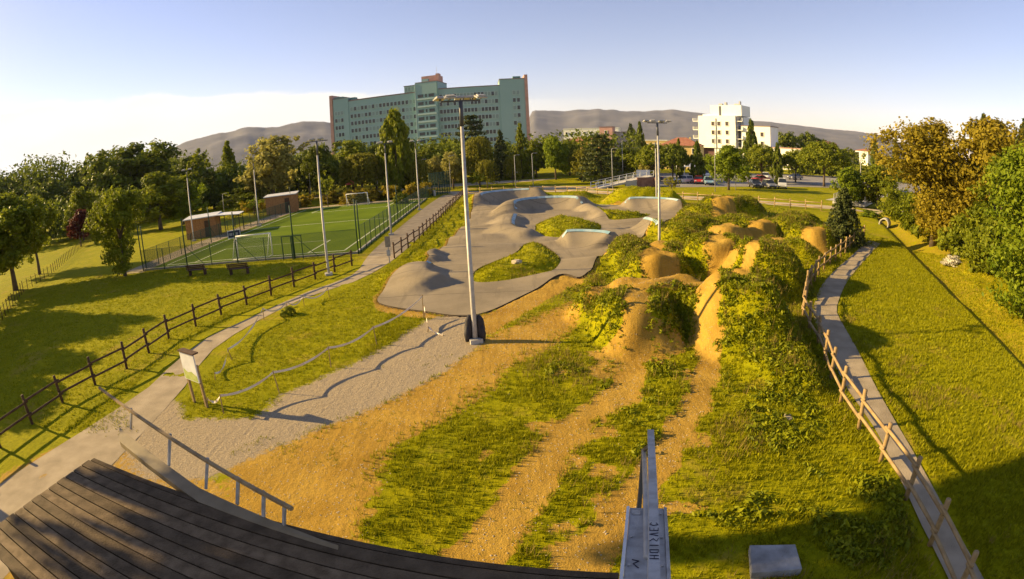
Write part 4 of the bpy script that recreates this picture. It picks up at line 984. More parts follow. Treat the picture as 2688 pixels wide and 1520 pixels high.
# white apartment block
wht = mat('white_render', (0.80,0.79,0.70), (0.84,0.83,0.75), 0.3, 0.8); shade_in = mat('brown_recess_shade', (0.10,0.05,0.05), rough=0.8)  # the dark brown paints the shade inside the entrance
wb = thing('apartment_block', 'white apartment block with curved balconies beyond the parking lot', 'building', (81.48,190.00,5.50)[:2]+(0,), 0)
wl_ = Vector((72.09,196.00,5.19)[:2]); uu = Vector((0.68,-0.733)); S_ = 0.141
FW = Facade(wb, wl_, wl_ + uu*15.6)
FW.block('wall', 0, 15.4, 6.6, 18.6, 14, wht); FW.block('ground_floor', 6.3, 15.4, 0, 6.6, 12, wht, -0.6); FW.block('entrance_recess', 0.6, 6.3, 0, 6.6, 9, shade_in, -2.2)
FW.block('penthouse', 4.4, 17.2, 18.6, 22.6, 9, wht, -2.0); FW.block('vertical_slot', 8.0, 8.9, 18.7, 22.3, 0.12, MT['steel_dark'], -1.94)
FW.block('drain_pipe', 7.35, 7.65, 4.0, 17.6, 0.18, MT['steel_dark'], 0.17)
ww = window_mesh(1.25, 1.5, wht, mat('brown_shutter_glass', (0.06,0.045,0.04), rough=0.4), 'w')
for r_ in range(3):
    z = 15.6 - 3.25*r_
    for a in (6.2, 8.7, 12.0): FW.win(ww, a, z, 0.01)
for r_ in range(4):
    z = 6.9 + 3.25*r_
    for a0, s in ((0.0,-1),(15.4,1)):
        b = MB(); pts = []
        for k in range(9):
            t = math.pi/2*k/8; pts.append((s*2.6*math.sin(t), 1.7-3.4*(1-math.cos(t))))
        poly = [(0,2.0)] + [(x, y) for x, y in pts] + [(0,-1.7)]
        if s < 0: poly = poly[::-1]
        b.prism(poly[::-1], 0, 0.22); o = b.build('balcony', wht, wb); o.location = FW.at(a0, z-0.2, -2.2); o.rotation_euler = (0,0,FW.rz)
        b = MB()
        for (ax, ay), (bx, by) in zip(pts[:-1], pts[1:]):
            b.beam((ax,ay,0.75), (bx,by,0.75), 0.14, 1.15)
        q = b.build('parapet', wht, o)
for s, a0 in ((-1,-0.1),(1,15.5)): FW.block('balcony_recess', min(a0,a0+s*0.3), max(a0,a0+s*0.3), 6.8, 18.2, 4.6, mat('recess_wall_shade', (0.34,0.33,0.33)), -0.6)  # grey paints shade onto the white walls behind the balconies
FW.block('stair_block', 15.5, 17.0, 0, 18.4, 8, wht, -4.5)
FW2 = Facade(wb, wl_ + uu*17.0, wl_ + uu*29.0)
FW2.block('wall', 0, 11.6, 0, 14.9, 9, wht, -1.5); FW2.block('roof_edge', -0.2, 11.8, 14.9, 15.15, 9.3, ridge, -1.3)
FW2.block('wall', 11.6, 24, 0, 7.4, 9, wht, -1.2); FW2.block('roof_edge', 11.4, 24.2, 7.4, 7.7, 9.4, pinkw, -1.0)
for z in (12.0, 8.7): FW2.win(ww, 8.4, z, -1.49)
for a in (14, 17.5, 21): FW2.win(ww, a, 4.2, -1.19)
for (a, w_, h_) in ((7,1.5,0.8),(9.5,0.8,1.3),(13.5,2.2,0.7),(15.5,0.5,1.6)): FW.block('rooftop_unit', a, a+w_, 22.6, 22.6+h_, 1.2, MT['greysteel'], -4)
FW.block('rooftop_unit', 0.5, 4.0, 18.6, 19.3, 3, wht, -3)

# smaller houses
tile = mat('clay_roof', (0.26,0.10,0.06), (0.36,0.16,0.09), 1.2, 0.85); yel = mat('yellow_render', (0.58,0.42,0.14), (0.64,0.48,0.2), 0.6, 0.8); ochre = mat('ochre_render', (0.52,0.30,0.10), rough=0.8)
greyr = mat('grey_render', (0.36,0.34,0.32), (0.42,0.40,0.37), 0.5, 0.8)
def house(loc, rz, w, d, h, label, wallm, roof='hip', rh=1.8, wins=3, floors=2, wallh=None):
    t = thing('house', label, 'house', (loc[0], loc[1], 0), rz)
    MB().box((0,0,h/2),(w,d,h)).build('wall', wallm, t)
    if roof == 'hip':
        e = 0.5; k = max(0.3, (w-d)/2)
        b = MB(); b.add([(-w/2-e,-d/2-e,h+0.01),(w/2+e,-d/2-e,h+0.01),(w/2+e,d/2+e,h+0.01),(-w/2-e,d/2+e,h+0.01),(-k,0,h+rh),(k,0,h+rh)], [(3,2,1,0),(0,1,5,4),(1,2,5),(2,3,4,5),(3,0,4)]); r = b.build('roof', tile, t)
        MB().box((w*0.2,0.3,h+rh*0.8),(0.6,0.6,1.2)).build('chimney', wallm, r)
    else:
        MB().box((0,0,h+0.15),(w+0.3,d+0.3,0.3)).build('roof', wht if roof == 'white' else ridge, t)
    me = window_mesh(1.1, 1.5, wht, glass, 'h')
    for f_ in range(floors):
        for i in range(wins):
            link('window', me, t, (-w/2 + (i+0.5)*w/wins, -d/2-0.01, h*(f_+0.55)/floors), (0,0,0))
            if i < 2: link('window', me, t, (-w/2-0.01, -d/4+d/2*i, h*(f_+0.55)/floors), (0,0,-math.pi/2))
    return t
house((32.82,215.00,8.26), -0.5, 18, 10, 9.3, 'ochre house with red tiled roof left of the square tower', ochre, 'hip', 1.6, 5)
house((48.19,300.00,12.95), -0.3, 30, 12, 16.5, 'long pale flat-roofed building behind the ochre house', wht, 'white', 0, 9, 3)
house((42.42,225.00,9.83), -0.4, 5.5, 5.5, 14.8, 'square brown brick tower between the ochre house and the cypress', pinkw, 'flat', 0, 1, 3)
house((48.43,228.00,8.96), -0.4, 14, 9, 12.6, 'grey flat-roofed house right of the brick tower', greyr, 'flat', 0, 4, 3)
house((57.45,210.00,8.03), -0.4, 13, 9, 9.0, 'pale yellow house left of the red-roofed villa', yel, 'white', 0, 4)
house((54.91,165.00,6.49), -0.45, 13, 10, 7.2, 'yellow villa with brown tiled hip roof beside the white apartment block', yel, 'hip', 2.6, 3)
house((188.79,260.00,6.35), 0.5, 14, 10, 8.0, 'yellow house with white trim right of the umbrella pines', yel, 'white', 0, 3)
house((235.69,300.00,9.90), 0.5, 20, 10, 9.2, 'low white house under the thin cypress on the far right', wht, 'hip', 1.6, 5)
house((207.64,320.00,10.10), 0.3, 26, 12, 12.5, 'long cream house showing above the umbrella pine', yel, 'hip', 1.8, 6)
house((-91.74,270.00,15.17), 0.2, 16, 10, 12, 'pale block low at the left foot of the hospital', wht, 'flat', 0, 4, 3)

# ------------------------------------------------------------------ footbridges
brick = mat('old_brick', (0.20,0.10,0.075), (0.28,0.15,0.11), 2, 0.9)
br = thing('footbridge', 'pale footbridge with white railing and dark brick end beyond the far fence', 'bridge', (14.5, 93.5, 0), 0)
a_, b_ = Vector((0.6,-1.6,0)), Vector((11.4,0.6,0)); nn = Vector((-(b_-a_).y, (b_-a_).x, 0)).normalized()
dk0 = [a_, a_+nn*2.8, b_+nn*2.8, b_]
b = MB(); zs = [0.05,0.05,1.9,1.9]
b.add([(p.x,p.y,z+0.02) for p,z in zip(dk0,zs)] + [(p.x,p.y,z-0.3) for p,z in zip(dk0,zs)], [(0,1,2,3)[::-1],(4,5,6,7),(0,3,7,4),(3,2,6,7),(2,1,5,6),(1,0,4,5)]); b.build('deck', MT['concrete'], br)
for side in (0.1, 2.7):
    for i in range(9):
        t = i/8; p = a_.lerp(b_, t) + nn*side; z = 0.05+1.85*t
        MB().box((p.x,p.y,z+0.5),(0.09,0.09,1.0)).build('rail_post', MT['white'], br)
    for hh in (0.45,0.98):
        p, q = a_+nn*side, b_+nn*side; b = MB(); b.tube([(p.x,p.y,0.05+hh),(q.x,q.y,1.9+hh)], 0.035, 6); b.build('rail', MT['white'], br)
p = b_ - (b_-a_).normalized()*1.8
b = MB(); b.box((b_.x-1.6,b_.y-0.25,0.85),(3.4,0.3,1.7),math.atan2((b_-a_).y,(b_-a_).x)); b.box((b_.x-0.1,b_.y+1.1,0.8),(0.4,3.4,1.6),math.atan2((b_-a_).y,(b_-a_).x)); b.build('abutment', brick, br)
b = MB(); b.box((b_.x-4.4,b_.y-0.75,0.6),(2.2,0.25,1.2),math.atan2((b_-a_).y,(b_-a_).x)); b.build('wing_wall', MT['concrete'], br)
br2 = thing('road_bridge', 'low concrete bridge with wire railings right of the parking lot', 'bridge', (47.5, 64.5, 0), math.radians(42))
MB().box((6,0,0.35),(14,5,0.35)).build('deck', MT['concrete'], br2)
for s in (-2.4,2.4):
    for i in range(9): MB().box((-0.6+i*1.7,s,1.0),(0.08,0.08,1.1)).build('rail_post', MT['greysteel'], br2)
    sheet_uv('mesh_panel', [[(-0.6,s,0.55),(13,s,0.55),(13,s,1.5),(-0.6,s,1.5)]], net_material('railing_mesh', (0.55,0.55,0.5), 0.06, 1.0), br2, 0.14)
    MB().tube([(-0.6,s,1.52),(13,s,1.52)],0.04,6).build('rail', MT['white'], br2)
ws = thing('white_sign', 'white rectangular sign on two posts left of the mast by the parking lot', 'sign', (25.83,101.53)+(0,), -0.2)
MB().box((0,0,1.9),(2.6,0.12,1.5)).build('panel', MT['white'], ws)
for s in (-1.1,1.1): MB().box((s,0.1,0.9),(0.1,0.1,1.8)).build('post', MT['greysteel'], ws)
gzb = thing('gazebo', 'white garden gazebo canopy among the trees left of the dark cypress', 'gazebo', (40.43,118.00,3.55)[:2]+(0,), 0.2)
b = MB(); b.add([(-2,-2,2.6),(2,-2,2.6),(2,2,2.6),(-2,2,2.6),(0,0,3.7)],[(3,2,1,0),(0,1,4),(1,2,4),(2,3,4),(3,0,4)]); b.build('canopy', MT['white'], gzb)
for sx_ in (-1.8,1.8):
    for sy_ in (-1.8,1.8): MB().box((sx_,sy_,1.3),(0.1,0.1,2.6)).build('post', MT['white'], gzb)

# ------------------------------------------------------------------ parked cars
tyre = mat('tyre', (0.02,0.02,0.02), rough=0.8); rim = mat('wheel_rim', (0.45,0.45,0.46), rough=0.35, metal=0.6); cglass = mat('car_glass', (0.02,0.025,0.03), rough=0.1, spec=0.6)
lampw = mat('headlight', (0.7,0.7,0.68), rough=0.2); lampr = mat('tail_light', (0.35,0.02,0.02), rough=0.3); trim = mat('dark_trim', (0.03,0.03,0.033), rough=0.6)
def paint(n, c): 
    m = mat(n, c, rough=0.3, spec=0.5); m.node_tree.nodes['Principled BSDF'].inputs['Coat Weight'].default_value = 0.6; return m
WH = {}
def car(loc, rz, label, pm, kind='hatch', s=1.0):
    t = thing('parked_car', label, 'car', loc, rz, 'cars parked in the lot'); t.scale = (s, s, s)
    Lc, Wc = 4.1, 1.72
    if kind == 'van': prof = [(-2.05,0.30),(-2.08,0.75),(-2.0,1.05),(-1.85,1.20),(-1.0,1.18),(1.9,1.15),(2.02,0.95),(2.05,0.32)]; top = [(-1.85,1.19),(-1.05,1.82),(-0.8,1.86),(1.7,1.84),(1.93,1.16)]
    elif kind == 'sedan': prof = [(-2.2,0.30),(-2.22,0.62),(-2.05,0.82),(-1.1,0.95),(1.4,0.97),(2.15,0.9),(2.22,0.65),(2.2,0.32)]; top = [(-1.15,0.94),(-0.45,1.40),(0.55,1.44),(1.45,0.97)]
    else: prof = [(-2.0,0.30),(-2.04,0.62),(-1.9,0.80),(-1.05,0.95),(1.75,1.0),(1.98,0.85),(2.02,0.34)]; top = [(-1.1,0.94),(-0.45,1.45),(0.9,1.50),(1.55,1.38),(1.85,0.98)]
    def extr(P, w0, wtop, zb, zt_):
        vs = []
        for s_ in (-1, 1):
            for x, z in P:
                k = (z - zb) / (zt_ - zb) if zt_ > zb else 0
                vs.append((x, s_*(w0 + (wtop-w0)*max(0,k))/2, z))
        n = len(P); fs = [tuple(range(n)), tuple(range(2*n-1, n-1, -1))] + [((i+1)%n, i, n+i, n+(i+1)%n) for i in range(n)]
        return vs, fs
    b = MB(); b.add(*extr(prof, Wc, Wc*0.95, 0.3, 1.1)); o = b.build('body', pm, t); bv = o.modifiers.new('b','BEVEL'); bv.width = 0.06; bv.segments = 2; bv.limit_method = 'ANGLE'
    zt_ = max(z for _, z in top); zb = min(z for _, z in top)
    b = MB(); b.add(*extr(top, Wc*0.93, Wc*0.72, zb, zt_)); g = b.build('glasshouse', cglass, t)
    # roof panel and pillars
    rx = [x for x, z in top if z > zt_-0.15]
    b = MB(); b.box(((min(rx)+max(rx))/2, 0, zt_+0.005), (max(rx)-min(rx)+0.16, Wc*0.74, 0.05)); b.build('roof', pm, t)
    for s_ in (-1, 1):
        for x in (0.15, max(rx)-0.05):
            b = MB(); b.beam((x+0.06, s_*Wc*0.470, zb), (x, s_*Wc*0.365, zt_), 0.05, 0.10); b.build('pillar', pm, t)
        b = MB(); b.box((-0.85, s_*(Wc/2+0.07), zb+0.06), (0.12,0.16,0.12)); b.build('mirror', trim, t)
        for x in (-1.28, 1.28):
            if 'w' not in WH:
                q = MB(); q.tube([(0,-0.11,0),(0,0.11,0)], 0.32, 16); WH['w'] = q.mesh('wheel', tyre); q = MB(); q.tube([(0,-0.12,0),(0,0.12,0)], 0.20, 12); WH['r'] = q.mesh('rim', rim)
            w = link('wheel', WH['w'], t, (x, s_*(Wc/2-0.09), 0.32)); link('rim', WH['r'], w)
        b = MB(); b.box((prof[1][0]+0.10, s_*0.62, 0.68), (0.22,0.36,0.15)); b.build('headlight', lampw, t)
        b = MB(); b.box((prof[-2][0]-0.06, s_*0.70, 0.80), (0.18,0.20,0.26)); b.build('tail_light', lampr, t)
    b = MB(); b.box((prof[0][0]+0.02,0,0.40),(0.14,Wc*0.9,0.18)); b.build('bumper', trim, t)
    return t
P_ = {k: paint(k+'_paint', c) for k, c in dict(silver=(0.50,0.50,0.50), red=(0.50,0.03,0.03), blue=(0.22,0.38,0.48), white=(0.75,0.75,0.73), black=(0.03,0.03,0.035), darkblue=(0.03,0.04,0.08), grey=(0.20,0.20,0.21)).items()}
for p, rz, lb, pm, kd in (
    ((34.07,101.55),10,'silver hatchback parked right of the mast beside a small yellow tree','silver','hatch'),((36.75,100.42),70,'red hatchback parked between the silver car and the pale blue car','red','hatch'),
    ((37.69,97.42),75,'pale blue car parked right of the red hatchback','blue','hatch'),((44.97,118.80),80,'white van standing behind the red hatchback','white','van'),
    ((28.97,106.63),20,'dark blue car half hidden behind the mast','darkblue','sedan'),((53.38,106.37),15,'red saloon in the second row behind the dark parked car','red','sedan'),
    ((44.82,91.66),80,'black car in the tree shade left of the silver people carrier','black','hatch'),((47.67,91.23),85,'black and glassy hatchback beside the silver people carrier','grey','hatch'),
    ((50.36,90.87),62,'silver people carrier at the right end of the front row','silver','van'),((68.85,117.34),20,'dark car parked alone right of the thin cypress','black','sedan'),
    ((60.31,117.35),60,'white car in the back row under the umbrella pine','white','hatch'),((53.55,113.33),60,'silver car in the back row behind the leafy tree','silver','hatch'),
    ((1.05,147.98),5,'pale car under the trees behind the lawn, left one','white','sedan'),((5.46,145.99),5,'pale car under the trees behind the lawn, right one','silver','sedan'),
    ((92.99,123.02),30,'white van on the road below the yellow house','white','van')):
    car((p[0], p[1], 0.024), math.radians(rz), lb, P_[pm], kd)

# ------------------------------------------------------------------ foliage
def leaves(P, Nrm, size, rng, aspect=0.55, fold=0.15):
    """rhombus leaf faces at points P facing roughly Nrm"""
    n = len(P); r = rng.normal(size=(n, 3)); Nn = Nrm + r * 0.75; Nn /= np.linalg.norm(Nn, axis=1, keepdims=True) + 1e-9
    t = np.cross(Nn, rng.normal(size=(n, 3))); t /= np.linalg.norm(t, axis=1, keepdims=True) + 1e-9
    b = np.cross(Nn, t); s = np.asarray(size).reshape(-1, 1) * np.ones((n, 1)) * rng.uniform(0.65, 1.35, (n, 1))
    c = P + Nn * s * fold
    v = np.stack([P - t*s, c + b*s*aspect, P + t*s, c - b*s*aspect], 1).reshape(-1, 3)
    return v, np.arange(n * 4).reshape(n, 4)
def clump_crown(C, Rc, per, size, seed, squash=0.8, axis=None):
    rng = np.random.default_rng(seed); n = len(C)
    d = rng.normal(size=(n * per, 3)); d /= np.linalg.norm(d, axis=1, keepdims=True)
    rad = rng.random((n * per, 1)) ** 0.45
    Rr = np.repeat(np.asarray(Rc, float).reshape(-1, 1) * np.ones((n, 1)), per, 0)
    off = d * rad * Rr; off[:, 2] *= squash
    P = np.repeat(C, per, 0) + off
    cc = C.mean(0); outw = P - cc; outw /= np.linalg.norm(outw, axis=1, keepdims=True) + 1e-9
    v, f = leaves(P, d * 0.8 + outw * 0.7 + np.array([0, 0, 0.35]), size, rng)
    ct = np.repeat(rng.random(n), per); tint = np.clip(0.5 * ct + 0.5 * rng.random(n * per) , 0, 1)
    return v, f, tint
PROTO = {}
def limb_mesh(name, trunk, limbs, m):
    b = MB(); b.tube(*trunk, 8)
    for pts, rs in limbs: b.tube(pts, rs, 5)
    return b.mesh(name, m, True)
def proto(kind, seed, dens=1.0):
    """crown and trunk meshes for a tree of unit height and unit crown width (kind sets the outline)"""
    key = (kind, seed, dens)
    if key in PROTO: return PROTO[key]
    rng = np.random.default_rng(seed * 31 + hash(kind) % 1 + len(kind)); C = []; R = []; bark = MT['bark']
    tr_top = 0.6; tr_r = 0.022
    if kind in ('round', 'sparse', 'shrubby'):
        lobes = []
        nl = 9 if kind != 'sparse' else 11
        lo = {'round': 0.22, 'sparse': 0.2, 'shrubby': 0.04}[kind]
        for i in range(nl):
            a = rng.uniform(0, 6.28); q = rng.uniform(0.05, 0.30); z = rng.uniform(lo + 0.10, 0.84)
            lobes.append((q*math.cos(a), q*math.sin(a), z, rng.uniform(0.13, 0.24) * (1.15 - 0.5*abs(z-0.55))))
        lobes.append((0, 0, 0.60, 0.27)); lobes.append((0.04, 0, 0.86, 0.13))
        n = int((190 if kind != 'sparse' else 130) * dens)
        for i in range(n):
            l = lobes[rng.integers(len(lobes))]; d = rng.normal(size=3); d /= np.linalg.norm(d)
            rr = l[3] * rng.uniform(0.65, 1.08); p = np.array([l[0]+d[0]*rr, l[1]+d[1]*rr, l[2]+d[2]*rr*0.85])
            if p[2] < lo*0.8: continue
            C.append(p); R.append(rng.uniform(0.05, 0.095) if kind != 'sparse' else rng.uniform(0.035, 0.08))
        per, size = int(26), 0.029
    elif kind == 'poplar':
        for i in range(int(170*dens)):
            z = rng.uniform(0.10, 0.98); w = 0.5 * (0.55 + 0.45*math.sin(min(1, z*1.25)*math.pi*0.8)) * (1 if z < 0.75 else max(0.15, 1-(z-0.75)*3.2))
            a = rng.uniform(0, 6.28); q = w * rng.uniform(0.45, 1.0); C.append((q*math.cos(a), q*math.sin(a), z)); R.append(rng.uniform(0.05, 0.10))
        per, size = 24, 0.046; tr_top = 0.85
    elif kind == 'cypress':
        for i in range(int(120*dens)):
            z = rng.uniform(0.03, 0.99); w = 0.5 * math.sin(math.pi * min(1, (0.12 + z*0.88)) ** 0.75) ** 0.8 * (1.0 if z < 0.5 else 1 - (z-0.5)*1.0) + 0.03
            a = rng.uniform(0, 6.28); q = w * rng.uniform(0.4, 0.95); C.append((q*math.cos(a), q*math.sin(a), z)); R.append(0.07)
        per, size = 26, 0.055; tr_top = 0.8
    elif kind in ('spruce', 'cedar'):
        tiers = 15 if kind == 'spruce' else 10
        for i in range(tiers):
            z = 0.10 + 0.86*(i/(tiers-1)) ** (0.9); w = 0.5*(1-(z-0.08)/0.95) ** (1.0 if kind == 'spruce' else 0.62) + 0.02
            nb = int((5 + 13*w*2) * dens)
            for k in range(nb):
                a = rng.uniform(0, 6.28)
                for q in np.linspace(0.25, 1, 4):
                    ww = w*q*rng.uniform(0.85, 1.12)
                    C.append((ww*math.cos(a), ww*math.sin(a), z - (0.06 if kind == 'spruce' else 0.0)*q*w*2 + rng.normal()*0.008)); R.append(0.035 + 0.03*q*w)
        per, size = 10, 0.027; tr_top = 0.95
    elif kind == 'umbrella':
        for i in range(int(300*dens)):
            a = rng.uniform(0, 6.28); q = 0.5 * math.sqrt(rng.random()); dome = math.sqrt(max(0, 1-(q/0.52)**2))
            z = 0.40 + (0.56*dome) * rng.uniform(0.25, 1.0) + 0.0; C.append((q*math.cos(a), q*math.sin(a), z)); R.append(rng.uniform(0.05, 0.085))
        per, size = 24, 0.026; tr_top = 0.62
    elif kind == 'willow':
        for i in range(int(95*dens)):
            a = rng.uniform(0, 6.28); q = 0.46*math.sqrt(rng.random()); z0 = 0.62 + 0.34*math.sqrt(max(0, 1-(q/0.5)**2)); ln = rng.uniform(0.25, 0.62)
            for t in np.linspace(0, 1, 6):
                C.append((q*math.cos(a)*(1+0.12*t), q*math.sin(a)*(1+0.12*t), z0 - ln*t)); R.append(0.045*(1-0.45*t))
        per, size = 10, 0.026; tr_top = 0.7
    elif kind == 'bush':
        for i in range(int(90*dens)):
            d = rng.normal(size=3); d /= np.linalg.norm(d); rr = rng.uniform(0.6, 1.0)
            C.append((d[0]*0.46*rr, d[1]*0.46*rr, 0.02 + abs(d[2])*0.9*rr)); R.append(rng.uniform(0.07, 0.13))
        per, size = 24, 0.045; tr_top = 0.4
    elif kind == 'young':
        for i in range(int(46*dens)):
            d = rng.normal(size=3); d /= np.linalg.norm(d); rr = rng.uniform(0.2, 1.0)
            C.append((d[0]*0.45*rr, d[1]*0.45*rr, 0.66 + d[2]*0.33*rr)); R.append(rng.uniform(0.05, 0.10))
        per, size = 16, 0.036; tr_top = 0.7; tr_r = 0.016
    C = np.array(C); R = np.array(R)
    if dens > 1.2: size = size / dens ** (0.5 if dens < 2.1 else 0.62); per = int(per * 1.4)
    v, f, tint = clump_crown(C, R, per, size, seed)
    crown = np_mesh('crown', v, f, 4, L['mid'], {'tint': ('FACE', tint)})
    limbs = []
    idx = rng.choice(len(C), min(9, len(C)), replace=False)
    if kind in ('round', 'sparse', 'umbrella', 'willow', 'young', 'shrubby'):
        for i in idx:
            z0 = min(C[i][2]*0.7, tr_top*rng.uniform(0.5, 0.98)); e = C[i]; m = (np.array([0,0,z0])*0.55 + e*0.45); m[2] += 0.03
            limbs.append(([(0,0,z0), tuple(m), tuple(e)], [tr_r*0.6, tr_r*0.38, tr_r*0.12]))
    trunk = limb_mesh('trunk', ([(0,0,-0.03),(0.004,0.002,0.15),(-0.004,0.004,tr_top*0.6),(0,0,tr_top)], [tr_r*1.35, tr_r, tr_r*0.75, tr_r*0.25]), limbs, bark)
    PROTO[key] = (crown, trunk); return PROTO[key]
def tree(spec, kind, leaf, label, seed=1, dens=1.0, name=None, group=None, wk=1.0, z=None):
    x, y, h, w = spec; crown, trunk = proto(kind, seed, dens)
    nm = name or {'round':'broadleaf_tree','sparse':'broadleaf_tree','shrubby':'broadleaf_tree','poplar':'poplar_tree','cypress':'cypress_tree','spruce':'spruce_tree','cedar':'cedar_tree','umbrella':'umbrella_pine','willow':'willow_tree','bush':'shrub','young':'young_tree'}[kind]
    zz = gz(x, y) if z is None and abs(x) < 80 and 0 < y < 100 else (z or 0.0)
    t = thing(nm, label, 'shrub' if kind == 'bush' else 'tree', (x, y, zz - 0.03), random.random()*6.28, group)
    wf = w / {'round':0.92,'sparse':0.92,'shrubby':0.92,'umbrella':1.05,'bush':1.05,'young':0.95,'poplar':1.05,'cypress':0.85,'spruce':1.05,'cedar':1.1,'willow':1.0}[kind] * wk * 1.24
    c = link('crown', crown, t, (0,0,0), None, (wf, wf, h)); c.material_slots[0].link = 'OBJECT'; c.material_slots[0].material = L[leaf]
    link('trunk', trunk, t, (0,0,0), None, ((wf+h)/2 if kind not in ('cypress','poplar') else h*0.6,)*2 + (h,))
    if kind in ('round','sparse','umbrella','willow','young','shrubby'): t.children[-1].scale = (wf, wf, h)
    return t
